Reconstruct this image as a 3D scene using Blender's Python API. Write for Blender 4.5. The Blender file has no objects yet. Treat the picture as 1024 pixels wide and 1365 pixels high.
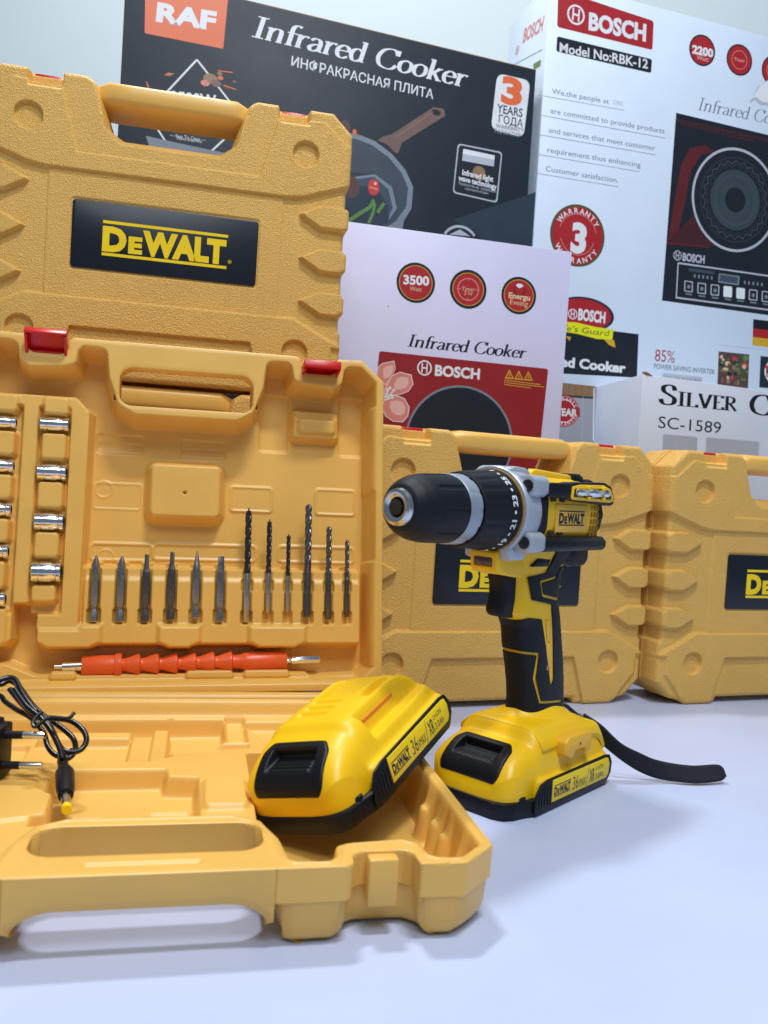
import bpy, bmesh, math, random
import numpy as np
from mathutils import Vector, Matrix, Euler
R = math.radians
sc = bpy.context.scene
COL = sc.collection
# ------------------------------------------------------------------ camera
cam_d = bpy.data.cameras.new("camera")
cam = bpy.data.objects.new("camera", cam_d); COL.objects.link(cam)
PITCH, ROLLC, CAMH = .0313, .0616, .2507
fw = Vector((0, math.cos(PITCH), -math.sin(PITCH))); rt = Vector((1, 0, 0)); up = rt.cross(fw)
rr_ = rt*math.cos(ROLLC)+up*math.sin(ROLLC); uu_ = -rt*math.sin(ROLLC)+up*math.cos(ROLLC)
m = Matrix((rr_, uu_, -fw)).transposed().to_4x4(); m.translation = (0, 0, CAMH)
cam.matrix_world = m
cam_d.sensor_fit = 'VERTICAL'; cam_d.sensor_height = 36.0; cam_d.lens = 36.0*1119/1365
cam_d.clip_start = .02; cam_d.clip_end = 60
cam_d.dof.use_dof = True; cam_d.dof.focus_distance = .80; cam_d.dof.aperture_fstop = 11.0
sc.camera = cam
# ------------------------------------------------------------------ light
w = bpy.data.worlds.new("World"); sc.world = w; w.use_nodes = True
bg = w.node_tree.nodes['Background']
bg.inputs[0].default_value = (.62, .80, 1.0, 1); bg.inputs[1].default_value = .225
def area(name, loc, target, sx, sy, power, col):
    l = bpy.data.lights.new(name, 'AREA'); l.shape = 'RECTANGLE'; l.size = sx; l.size_y = sy
    l.energy = power; l.color = col
    o = bpy.data.objects.new(name, l); COL.objects.link(o); o.location = loc
    o.rotation_euler = (Vector(target)-Vector(loc)).to_track_quat('-Z', 'Y').to_euler()
    return o
area("ceiling_lamp_front", (.30, .05, 2.3), (0, .75, .1), .46, .13, 28, (.96, .97, 1.0))
area("ceiling_lamp_back", (-.38, 1.22, 2.35), (0, .6, 0), .34, .16, 29, (.96, .97, 1.0))
area("front_fill", (.30, -.85, 2.25), (0.1, 1.0, .35), 1.3, .7, 23, (.84, .93, 1.0))  # soft fill light added to brighten the upright fronts, no known fixture
sc.view_settings.view_transform = 'Standard'; sc.view_settings.look = 'None'
sc.view_settings.exposure = -0.1; sc.view_settings.gamma = 1.0; sc.view_settings.use_curve_mapping = False
try:
    sc.cycles.use_denoising = True; sc.cycles.max_bounces = 8
except Exception: pass
# ------------------------------------------------------------------ materials
def srgb(r, g, b):
    f = lambda c: (c/255/12.92) if c/255 <= .04045 else ((c/255+.055)/1.055)**2.4
    return (f(r), f(g), f(b), 1)
def mat(name, col, rough=.5, metal=0., bump=None, var=0., spec=.5, varscale=30., coat=0., speck=None):
    """bump = (kind, scale, strength, distance)"""
    mt = bpy.data.materials.new(name); mt.use_nodes = True
    nt = mt.node_tree; b = nt.nodes['Principled BSDF']
    b.inputs['Base Color'].default_value = col; b.inputs['Roughness'].default_value = rough
    b.inputs['Metallic'].default_value = metal; b.inputs['Specular IOR Level'].default_value = spec
    b.inputs['Coat Weight'].default_value = coat; b.inputs['Coat Roughness'].default_value = .15
    tc = nt.nodes.new('ShaderNodeTexCoord')
    if var:
        n = nt.nodes.new('ShaderNodeTexNoise'); n.inputs['Scale'].default_value = varscale; n.inputs['Detail'].default_value = 5
        nt.links.new(tc.outputs['Object'], n.inputs['Vector'])
        mr = nt.nodes.new('ShaderNodeMapRange'); mr.inputs[3].default_value = 1-var; mr.inputs[4].default_value = 1+var
        mr.inputs[1].default_value = .3; mr.inputs[2].default_value = .7
        nt.links.new(n.outputs['Fac'], mr.inputs[0])
        mx = nt.nodes.new('ShaderNodeVectorMath'); mx.operation = 'SCALE'; mx.inputs[0].default_value = col[:3]
        nt.links.new(mr.outputs[0], mx.inputs['Scale']); nt.links.new(mx.outputs[0], b.inputs['Base Color'])
        m2 = nt.nodes.new('ShaderNodeMapRange'); m2.inputs[3].default_value = max(.02, rough-.08); m2.inputs[4].default_value = rough+.08
        nt.links.new(n.outputs['Fac'], m2.inputs[0]); nt.links.new(m2.outputs[0], b.inputs['Roughness'])
    if speck:   # sparse dust and dirt: (cells per metre, radius share, colour)
        v = nt.nodes.new('ShaderNodeTexVoronoi'); v.inputs['Scale'].default_value = speck[0]; nt.links.new(tc.outputs['Object'], v.inputs['Vector'])
        sp = nt.nodes.new('ShaderNodeSeparateColor'); nt.links.new(v.outputs['Color'], sp.inputs[0])
        th = nt.nodes.new('ShaderNodeMath'); th.operation = 'MULTIPLY'; th.inputs[1].default_value = speck[1]; nt.links.new(sp.outputs[0], th.inputs[0])
        lt = nt.nodes.new('ShaderNodeMath'); lt.operation = 'LESS_THAN'; nt.links.new(v.outputs['Distance'], lt.inputs[0]); nt.links.new(th.outputs[0], lt.inputs[1])
        g2 = nt.nodes.new('ShaderNodeMath'); g2.operation = 'GREATER_THAN'; g2.inputs[1].default_value = .55; nt.links.new(sp.outputs[1], g2.inputs[0])
        ml = nt.nodes.new('ShaderNodeMath'); ml.operation = 'MULTIPLY'; nt.links.new(lt.outputs[0], ml.inputs[0]); nt.links.new(g2.outputs[0], ml.inputs[1])
        m3 = nt.nodes.new('ShaderNodeMath'); m3.operation = 'MULTIPLY'; m3.inputs[1].default_value = .55; nt.links.new(ml.outputs[0], m3.inputs[0])
        mc = nt.nodes.new('ShaderNodeMix'); mc.data_type = 'RGBA'; nt.links.new(m3.outputs[0], mc.inputs[0]); mc.inputs[7].default_value = speck[2]
        src = b.inputs['Base Color'].links[0].from_socket; nt.links.new(src, mc.inputs[6]); nt.links.new(mc.outputs[2], b.inputs['Base Color'])
    if bump:
        k, s, st, ds = bump
        if k == 'grain':
            v = nt.nodes.new('ShaderNodeTexVoronoi'); v.feature = 'SMOOTH_F1'; v.inputs['Scale'].default_value = s
            v.inputs['Smoothness'].default_value = .6
            nz = nt.nodes.new('ShaderNodeTexNoise'); nz.inputs['Scale'].default_value = s*.7; nz.inputs['Detail'].default_value = 2
            nt.links.new(tc.outputs['Object'], nz.inputs['Vector'])
            av = nt.nodes.new('ShaderNodeVectorMath'); av.operation = 'MULTIPLY_ADD'
            av.inputs[1].default_value = (1.6/s,)*3
            nt.links.new(nz.outputs['Color'], av.inputs[0]); nt.links.new(tc.outputs['Object'], av.inputs[2])
            nt.links.new(av.outputs[0], v.inputs['Vector']); out = v.outputs['Distance']
        elif k == 'wave':
            v = nt.nodes.new('ShaderNodeTexWave'); v.inputs['Scale'].default_value = s; v.bands_direction = 'Y'
            nt.links.new(tc.outputs['UV'], v.inputs['Vector']); out = v.outputs['Fac']
        else:
            v = nt.nodes.new('ShaderNodeTexNoise'); v.inputs['Scale'].default_value = s; v.inputs['Detail'].default_value = 4
            nt.links.new(tc.outputs['Object'], v.inputs['Vector']); out = v.outputs['Fac']
        bp = nt.nodes.new('ShaderNodeBump'); bp.inputs['Strength'].default_value = st; bp.inputs['Distance'].default_value = ds
        nt.links.new(out, bp.inputs['Height']); nt.links.new(bp.outputs[0], b.inputs['Normal'])
    return mt
M = {}
CASE = (.845, .485, .104, 1)
M['case'] = mat('case_plastic_grained', CASE, .42, bump=('grain', 800, .9, .0012), var=.04, varscale=14, speck=(38, .045, (.32, .2, .07, 1)))
M['case_smooth'] = mat('case_plastic_smooth', CASE, .38, bump=('noise', 60, .05, .001), var=.05, varscale=13, speck=(60, .035, (.34, .2, .06, 1)))
M['plate'] = mat('plate_black', srgb(20, 26, 36), .35)
M['logo_yellow'] = mat('logo_yellow', srgb(250, 212, 6), .45)
M['latch'] = mat('latch_red', srgb(205, 14, 22), .3, var=.05)
M['chrome'] = mat('chrome', (.82, .84, .88, 1), .14, 1., var=.04, varscale=200)
M['bit_steel'] = mat('bit_steel', (.36, .37, .39, 1), .34, 1., var=.15, varscale=300)
M['drill_black'] = mat('drill_black_oxide', (.045, .045, .05, 1), .3, .6, var=.2, varscale=400)
M['drill_grey'] = mat('drill_grey_oxide', (.16, .16, .165, 1), .33, .9, var=.2, varscale=400)
M['drill_shank'] = mat('drill_shank', (.5, .5, .5, 1), .32, 1., var=.1, varscale=300)
M['slot_dark'] = mat('slot_dark', (.03, .02, .01, 1), .8)
M['trim'] = mat('trim_yellow', srgb(170, 120, 12), .45)
M['tab'] = mat('tab_yellow', srgb(246, 186, 40), .45)
M['slot_orange'] = mat('slot_orange', srgb(225, 130, 16), .5)
M['orange'] = mat('flex_orange', srgb(240, 98, 44), .33, var=.04, varscale=40)
M['rubber'] = mat('rubber_black', srgb(17, 22, 30), .55, spec=.28, bump=('noise', 900, .15, .0003), var=.12, varscale=60)
M['black'] = mat('black_plastic', srgb(14, 18, 25), .45, spec=.3, bump=('noise', 700, .08, .0003), var=.1, varscale=50)
M['yellow'] = mat('tool_yellow', srgb(252, 200, 10), .4, bump=('noise', 500, .06, .0003), var=.03, varscale=40)
M['yellow_tag'] = mat('tag_yellow', srgb(240, 186, 70), .5)
M['grey_cast'] = mat('grey_cast', srgb(176, 184, 196), .34, .25, var=.05, varscale=60)
M['grey_dark'] = mat('grey_ring', srgb(158, 168, 182), .34, .3, var=.06, varscale=80)
M['steel'] = mat('steel', (.62, .63, .62, 1), .22, 1., var=.06, varscale=150)
M['led'] = mat('led_lens', srgb(92, 56, 44), .15, coat=.6)
M['white_ink'] = mat('white_ink', (.78, .79, .8, 1), .5)
M['cable'] = mat('cable_black', srgb(16, 18, 22), .25, var=.1, varscale=90)
M['strap'] = mat('strap_webbing', srgb(26, 28, 36), .75, bump=('noise', 1100, 1.0, .0016), var=.2, varscale=300)
M['table'] = mat('table_white', (.55, .615, .84, 1), .34, bump=('noise', 45, .05, .001), var=.05, varscale=6, speck=(26, .02, (.3, .3, .36, 1)))
M['wall'] = mat('wall_paint', (.60, .68, .69, 1), .7, var=.015, varscale=3)
def carton(name, col, rough=.45, sp=.5): return mat(name, col, rough, spec=sp, bump=('noise', 14, .22, .004), var=.03, varscale=8)
M['box_white'] = carton('carton_white', (.66, .76, .88, 1))
M['box_lilac'] = carton('carton_lilac', (.66, .64, .84, 1))
M['box_silver'] = carton('carton_pale', (.70, .74, .84, 1))
M['box_dark'] = carton('carton_slate', srgb(30, 40, 51), .55, .3)
M['box_grey'] = carton('carton_grey', srgb(150, 156, 168))
M['box_brown'] = carton('carton_kraft', srgb(150, 116, 80), .7)
ART_COL = dict(white=(232, 234, 238), black=(20, 25, 34), red=(176, 34, 42), dred=(150, 30, 34), grey=(128, 136, 150), lgrey=(186, 190, 202),
    orange=(232, 110, 60), yellow=(232, 232, 20), gold=(214, 168, 40), green=(96, 140, 70), dgreen=(74, 88, 52), brown=(120, 94, 88), wood=(150, 118, 84),
    slate=(33, 43, 55), slate2=(46, 58, 72), slate3=(30, 40, 52), pan=(66, 76, 88), rim=(128, 138, 150), tomato=(206, 62, 58), meat=(92, 66, 66),
    navy=(24, 32, 42), wine=(96, 30, 36), wine2=(70, 30, 36), steelb=(64, 80, 96), hob=(60, 68, 78), hobr=(76, 84, 94), petal=(222, 138, 124), petal2=(238, 186, 176), cream=(222, 196, 150), ink=(104, 112, 128), shadow=(150, 155, 172))
def am(k):
    if 'art_'+k not in M: M['art_'+k] = mat('print_'+k, srgb(*ART_COL[k]), .42, var=.04, varscale=25)
    return M['art_'+k]
# ------------------------------------------------------------------ objects
def tag(o, label=None, cat=None, group=None, kind=None):
    if label: o['label'] = label
    if cat: o['category'] = cat
    if group: o['group'] = group
    if kind: o['kind'] = kind
    return o
def empty(name, loc=(0, 0, 0), rot=(0, 0, 0)):
    o = bpy.data.objects.new(name, None); COL.objects.link(o); o.empty_display_size = .02
    o.location = loc; o.rotation_euler = rot; return o
def link_mesh(name, me, mats, parent=None):
    for k in (mats if isinstance(mats, (list, tuple)) else [mats]): me.materials.append(k)
    o = bpy.data.objects.new(name, me); COL.objects.link(o)
    if parent: o.parent = parent
    return o
def from_lists(name, V, F, mats, parent=None, smooth=True, midx=None, mm=True):
    me = bpy.data.meshes.new(name)
    V = np.asarray(V, float)*(.001 if mm else 1)
    me.from_pydata(V.tolist(), [], F); me.update()
    me.polygons.foreach_set('use_smooth', [smooth]*len(me.polygons))
    if midx is not None: me.polygons.foreach_set('material_index', midx)
    return link_mesh(name, me, mats, parent)
def copy_tree(o, parent=None):
    c = o.copy(); COL.objects.link(c); c.parent = parent
    for ch in list(o.children): copy_tree(ch, c)
    return c
class MB:
    """collects shapes (mm) in one bmesh -> one mesh object"""
    def __init__(s): s.bm = bmesh.new(); s.mi = 0
    def _mark(s, n0):
        s.bm.faces.ensure_lookup_table()
        for f in s.bm.faces[n0:]: f.material_index = s.mi; f.smooth = True
    def box(s, c, size, bev=1., rot=(0, 0, 0), seg=2):
        n0 = len(s.bm.faces)
        b = bmesh.new(); bmesh.ops.create_cube(b, size=1)
        bmesh.ops.scale(b, vec=size, verts=b.verts)
        if bev: bmesh.ops.bevel(b, geom=b.edges[:], offset=min(bev, min(size)*.49), segments=seg, affect='EDGES', profile=.5)
        b.transform(Matrix.Translation(c) @ Euler(rot).to_matrix().to_4x4())
        s._merge(b); s._mark(n0); return s
    def _merge(s, b):
        me = bpy.data.meshes.new('tmp'); b.to_mesh(me); b.free(); s.bm.from_mesh(me); bpy.data.meshes.remove(me)
    def prism(s, pts, d0, d1, axis='X', bev=0., seg=2):
        """pts 2D: axis X -> (y,z); Y -> (x,z); Z -> (x,y)"""
        n0 = len(s.bm.faces); b = bmesh.new()
        mk = {'X': lambda p, d: (d, p[0], p[1]), 'Y': lambda p, d: (p[0], d, p[1]), 'Z': lambda p, d: (p[0], p[1], d)}[axis]
        v0 = [b.verts.new(mk(p, d0)) for p in pts]; v1 = [b.verts.new(mk(p, d1)) for p in pts]
        n = len(pts)
        b.faces.new(v0[::-1]); b.faces.new(v1)
        for i in range(n): b.faces.new((v0[i], v0[(i+1) % n], v1[(i+1) % n], v1[i]))
        bmesh.ops.recalc_face_normals(b, faces=b.faces[:])
        if bev: bmesh.ops.bevel(b, geom=b.edges[:], offset=bev, segments=seg, affect='EDGES', profile=.5, clamp_overlap=True)
        s._merge(b); s._mark(n0); return s
    def lathe(s, prof, o=(0, 0, 0), axis='Y', seg=56, mod=None, capped=True):
        n0 = len(s.bm.faces); rings = []
        for (d, r) in prof:
            ring = []
            for i in range(seg):
                a = 2*math.pi*i/seg; q = r*(mod(d, a) if mod else 1.)
                x, z = q*math.cos(a), q*math.sin(a)
                p = {'Y': (x, d, z), 'Z': (x, z, d), 'X': (d, x, z)}[axis]
                ring.append(s.bm.verts.new((p[0]+o[0], p[1]+o[1], p[2]+o[2])))
            rings.append(ring)
        for a, b in zip(rings, rings[1:]):
            for i in range(seg):
                j = (i+1) % seg
                s.bm.faces.new((a[i], a[j], b[j], b[i]))
        if capped:
            for rg in (rings[0], rings[-1]): s.bm.faces.new(rg)
        s.bm.faces.ensure_lookup_table()
        bmesh.ops.recalc_face_normals(s.bm, faces=s.bm.faces[n0:])
        s._mark(n0); return s
    def tube(s, pts, r, seg=10, close=False):
        n0 = len(s.bm.faces); P = [Vector(p) for p in pts]; rings = []
        nrm = None
        for i, p in enumerate(P):
            t = (P[min(i+1, len(P)-1)]-P[max(i-1, 0)]).normalized()
            if nrm is None: nrm = t.orthogonal().normalized()
            nrm = (nrm-t*nrm.dot(t)).normalized(); bn = t.cross(nrm)
            rad = r[i] if isinstance(r, (list, tuple)) else r
            rings.append([s.bm.verts.new(p+(nrm*math.cos(2*math.pi*k/seg)+bn*math.sin(2*math.pi*k/seg))*rad) for k in range(seg)])
        for a, b in zip(rings, rings[1:]):
            for i in range(seg): s.bm.faces.new((a[i], a[(i+1) % seg], b[(i+1) % seg], b[i]))
        for rg in (rings[0], rings[-1]): s.bm.faces.new(rg)
        s.bm.faces.ensure_lookup_table()
        bmesh.ops.recalc_face_normals(s.bm, faces=s.bm.faces[n0:])
        s._mark(n0); return s
    def m(s, i): s.mi = i; return s
    def build(s, name, mats, parent=None, auto=35):
        bmesh.ops.scale(s.bm, vec=(.001,)*3, verts=s.bm.verts)
        for e in s.bm.edges:
            if len(e.link_faces) == 2 and e.calc_face_angle(0) > R(auto): e.smooth = False
        me = bpy.data.meshes.new(name); s.bm.to_mesh(me); s.bm.free()
        return link_mesh(name, me, mats, parent)
def spline(P, n=8):
    P = [np.array(p, float) for p in P]; out = []
    Q = [2*P[0]-P[1]]+P+[2*P[-1]-P[-2]]
    for i in range(1, len(Q)-2):
        for k in range(n):
            t = k/n; a, b, c, d = Q[i-1], Q[i], Q[i+1], Q[i+2]
            out.append(.5*((2*b)+(c-a)*t+(2*a-5*b+4*c-d)*t*t+(3*b-a-3*c+d)*t**3))
    out.append(P[-1]); return [tuple(p) for p in out]
# ------------------------------------------------------------------ height fields
def sd_box(X, Z, cx, cz, hx, hz, r=0.):
    qx = np.abs(X-cx)-hx+r; qz = np.abs(Z-cz)-hz+r
    return np.hypot(np.maximum(qx, 0), np.maximum(qz, 0))+np.minimum(np.maximum(qx, qz), 0)-r
def sd_poly(X, Z, pts):
    d = np.full(X.shape, 1e9); inside = np.zeros(X.shape, bool); n = len(pts)
    for i in range(n):
        ax, az = pts[i]; bx, bz = pts[(i+1) % n]
        ex, ez = bx-ax, bz-az; wx, wz = X-ax, Z-az
        t = np.clip((wx*ex+wz*ez)/(ex*ex+ez*ez+1e-12), 0, 1)
        d = np.minimum(d, (wx-ex*t)**2+(wz-ez*t)**2)
        c = (az > Z) != (bz > Z)
        with np.errstate(divide='ignore', invalid='ignore'):
            xi = ax+(Z-az)*ex/np.where(ez == 0, 1e-12, ez)
        inside ^= c & (X < xi)
    d = np.sqrt(d); return np.where(inside, -d, d)
def sd_line(X, Z, pts):
    d = np.full(X.shape, 1e9)
    for (ax, az), (bx, bz) in zip(pts, pts[1:]):
        ex, ez = bx-ax, bz-az; wx, wz = X-ax, Z-az
        t = np.clip((wx*ex+wz*ez)/(ex*ex+ez*ez+1e-12), 0, 1)
        d = np.minimum(d, np.hypot(wx-ex*t, wz-ez*t))
    return d
def blur(A, sig, step):
    s = sig/step
    if s < .2: return A
    k = int(math.ceil(3*s)); x = np.arange(-k, k+1); g = np.exp(-x*x/(2*s*s)); g /= g.sum()
    B = np.pad(A, k, mode='edge')
    B = sum(g[i]*B[i:i+A.shape[0], :] for i in range(2*k+1))
    return sum(g[i]*B[:, i:i+A.shape[1]] for i in range(2*k+1))
def ss(t): t = np.clip(t, 0, 1); return t*t*(3-2*t)
def level(H, sd, val, wd=2.): t = ss(.5-sd/wd); return H*(1-t)+val*t
def add(H, sd, dv, wd=1.5): return H+dv*ss(.5-sd/wd)
def mirror(pts): return [(-x, z) for x, z in pts[::-1]]
def grid(x0, x1, z0, z1, st):
    nx = int((x1-x0)/st)+1; nz = int((z1-z0)/st)+1
    return np.meshgrid(x0+.0137+np.arange(nx)*st, z0+.0171+np.arange(nz)*st, indexing='ij')
def clip_mesh(P, S):
    """P (nx,nz,3) points, S (nx,nz) field; keep S<0.  -> verts, faces, boundary edges"""
    nx, nz = S.shape; idx = np.arange(nx*nz).reshape(nx, nz)
    V = P.reshape(-1, 3); s = S.reshape(-1)
    q = np.stack([idx[:-1, :-1], idx[1:, :-1], idx[1:, 1:], idx[:-1, 1:]], -1).reshape(-1, 4)
    ins = s[q] < 0; cnt = ins.sum(1)
    faces = q[cnt == 4].tolist(); new = []; cut = {}; bed = []
    base = len(V)
    def cross(i, j):
        k = (i, j) if i < j else (j, i)
        if k not in cut:
            t = s[k[0]]/(s[k[0]]-s[k[1]]); t = min(max(t, .02), .98)
            cut[k] = base+len(new); new.append(V[k[0]]*(1-t)+V[k[1]]*t)
        return cut[k]
    for qd in q[(cnt > 0) & (cnt < 4)].tolist():
        poly = []; cr = []
        for a in range(4):
            i, j = qd[a], qd[(a+1) % 4]
            if s[i] < 0: poly.append(i)
            if (s[i] < 0) != (s[j] < 0):
                c = cross(i, j); poly.append(c); cr.append((c, s[i] < 0))
        if len(cr) == 2:
            faces.append(poly)
            a, b = (cr[0][0], cr[1][0]) if cr[0][1] else (cr[1][0], cr[0][0])
            bed.append((a, b))
        elif len(poly) > 2:
            faces.append(poly)
    VV = np.vstack([V, np.array(new).reshape(-1, 3)]) if new else V
    used = np.unique(np.fromiter((i for f in faces for i in f), int)); remap = np.full(len(VV), -1); remap[used] = np.arange(len(used))
    faces = [[int(remap[i]) for i in f] for f in faces]
    bed = [(int(remap[a]), int(remap[b])) for a, b in bed if remap[a] >= 0 and remap[b] >= 0]
    return VV[used], faces, bed
def skirt(V, F, bed, rings):
    """extrude boundary edges; rings: functions(point array)->point array"""
    bv = sorted({a for e in bed for a in e}); V = [V]; n = len(V[0]); B = V[0][bv]; ix = {b: i for i, b in enumerate(bv)}
    prev = {b: b for b in bv}
    for rg in rings:
        V.append(rg(B)); cur = {b: n+ix[b] for b in bv}; n += len(bv)
        for a, b in bed: F.append([prev[a], cur[a], cur[b], prev[b]])
        prev = cur
    return np.vstack(V), F
def bilin(A, X0, Z0, st, x, z):
    i = np.clip((x-X0)/st, 0, A.shape[0]-1.001); j = np.clip((z-Z0)/st, 0, A.shape[1]-1.001)
    a = i.astype(int); b = j.astype(int); u = i-a; v = j-b
    return A[a, b]*(1-u)*(1-v)+A[a+1, b]*u*(1-v)+A[a, b+1]*(1-u)*v+A[a+1, b+1]*u*v
# ------------------------------------------------------------------ lettering
_tc = {}
def text_geo(s, bold=0., spacing=1.):
    k = (s, bold, spacing)
    if k in _tc: return _tc[k]
    cu = bpy.data.curves.new('t', 'FONT'); cu.body = s; cu.size = 1.; cu.offset = bold; cu.resolution_u = 3; cu.space_character = spacing
    o = bpy.data.objects.new('t', cu); COL.objects.link(o)
    dg = bpy.context.evaluated_depsgraph_get(); me = o.evaluated_get(dg).to_mesh()
    V = np.array([v.co[:2] for v in me.vertices]).reshape(-1, 2); F = [list(p.vertices) for p in me.polygons]
    o.to_mesh_clear(); bpy.data.objects.remove(o); bpy.data.curves.remove(cu)
    _tc[k] = (V, F); return V, F
G = {
 'I': (.42, [[(.2, 0), (.2, 1)], [(.02, .98), (.38, .98)], [(.02, .02), (.38, .02)]]),
 'n': (.60, [[(.12, 0), (.12, .62)], [(.0, .58), (.13, .61)], ['s', (.12, .44), (.25, .6), (.39, .6), (.46, .48), (.46, 0)], [(.02, .02), (.22, .02)], [(.36, .02), (.56, .02)]]),
 'f': (.36, [['s', (.44, .93), (.36, .99), (.24, .95), (.18, .8), (.18, .4), (.18, 0)], [(.04, .6), (.36, .6)], [(.06, .02), (.3, .02)]]),
 'r': (.42, [[(.12, 0), (.12, .62)], [(.0, .58), (.13, .61)], ['s', (.12, .4), (.22, .56), (.33, .6), (.4, .55)], [(.02, .02), (.24, .02)]]),
 'a': (.52, [['s', (.07, .5), (.2, .61), (.35, .56), (.4, .4), (.4, .1), (.5, .02)], ['s', (.4, .36), (.2, .31), (.07, .17), (.15, .02), (.3, .05), (.4, .18)]]),
 'e': (.48, [['s', (.06, .35), (.24, .36), (.42, .37), (.39, .54), (.24, .62), (.09, .5), (.05, .3), (.12, .08), (.27, .01), (.43, .12)]]),
 'd': (.56, [['s', (.41, .5), (.26, .61), (.1, .52), (.05, .3), (.12, .07), (.26, .01), (.41, .14)], [(.42, 1), (.42, .02)], [(.3, .97), (.43, .99)], [(.42, .03), (.53, .03)]]),
 'C': (.80, [['s', (.7, .74), (.6, .94), (.42, .99), (.18, .86), (.06, .5), (.16, .14), (.42, .01), (.62, .06), (.74, .25)], [(.7, .72), (.7, .99)]]),
 'o': (.53, [['s', (.26, .61), (.09, .5), (.05, .3), (.11, .1), (.26, .01), (.42, .12), (.47, .32), (.42, .52), (.26, .61)]]),
 'k': (.57, [[(.12, 0), (.12, 1)], [(.0, .97), (.13, .99)], [(.14, .26), (.42, .6)], [(.32, .6), (.52, .6)], [(.24, .36), (.46, 0)], [(.36, .02), (.57, .02)], [(.02, .02), (.22, .02)]]),
 'S': (.60, [['s', (.5, .74), (.44, .94), (.28, .99), (.11, .88), (.13, .66), (.3, .52), (.49, .34), (.46, .1), (.26, .01), (.09, .08), (.03, .27)]]),
 'L': (.60, [[(.14, 0), (.14, 1)], [(.02, .98), (.28, .98)], [(.02, .03), (.52, .03)], [(.52, 0), (.55, .2)]]),
 'V': (.70, [[(.06, 1), (.34, 0)], [(.34, 0), (.6, 1)], [(.0, .98), (.2, .98)], [(.5, .98), (.7, .98)]]),
 'E': (.60, [[(.14, 0), (.14, 1)], [(.02, .98), (.5, .98)], [(.5, 1), (.5, .82)], [(.14, .52), (.4, .52)], [(.02, .02), (.52, .02)], [(.52, 0), (.55, .2)]]),
 'R': (.66, [[(.14, 0), (.14, 1)], ['s', (.02, .98), (.3, .98), (.48, .86), (.46, .62), (.3, .52), (.14, .51)], [(.28, .52), (.6, 0)], [(.02, .02), (.28, .02)]]),
 'T': (.62, [[(.3, 0), (.3, 1)], [(.03, .97), (.58, .97)], [(.03, 1), (.02, .8)], [(.58, 1), (.59, .8)], [(.16, .02), (.44, .02)]]),
 ' ': (.34, []),
}
def serif_geo(s, tmin=.05, tmax=.15, small=None):
    V = []; F = []; x = 0
    for ch in s:
        adv, strokes = G[ch.upper() if small and ch.upper() in G and ch.islower() else ch]
        k = small if (small and ch.islower()) else 1.
        for st in strokes:
            P = np.array(spline(st[1:], 6) if st[0] == 's' else st, float)
            T = np.gradient(P, axis=0); T /= np.linalg.norm(T, axis=1)[:, None]+1e-9
            N = np.stack([-T[:, 1], T[:, 0]], 1); wd = tmin+(tmax-tmin)*np.abs(N[:, 0])**1.5
            A = P+N*wd[:, None]/2; B = P-N*wd[:, None]/2; b = len(V)
            for i in range(len(P)): V += [((A[i]*k)+(x, 0)), ((B[i]*k)+(x, 0))]
            for i in range(len(P)-1): F.append([b+2*i, b+2*i+1, b+2*i+3, b+2*i+2])
        x += adv*k
    return np.array(V), F
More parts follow.
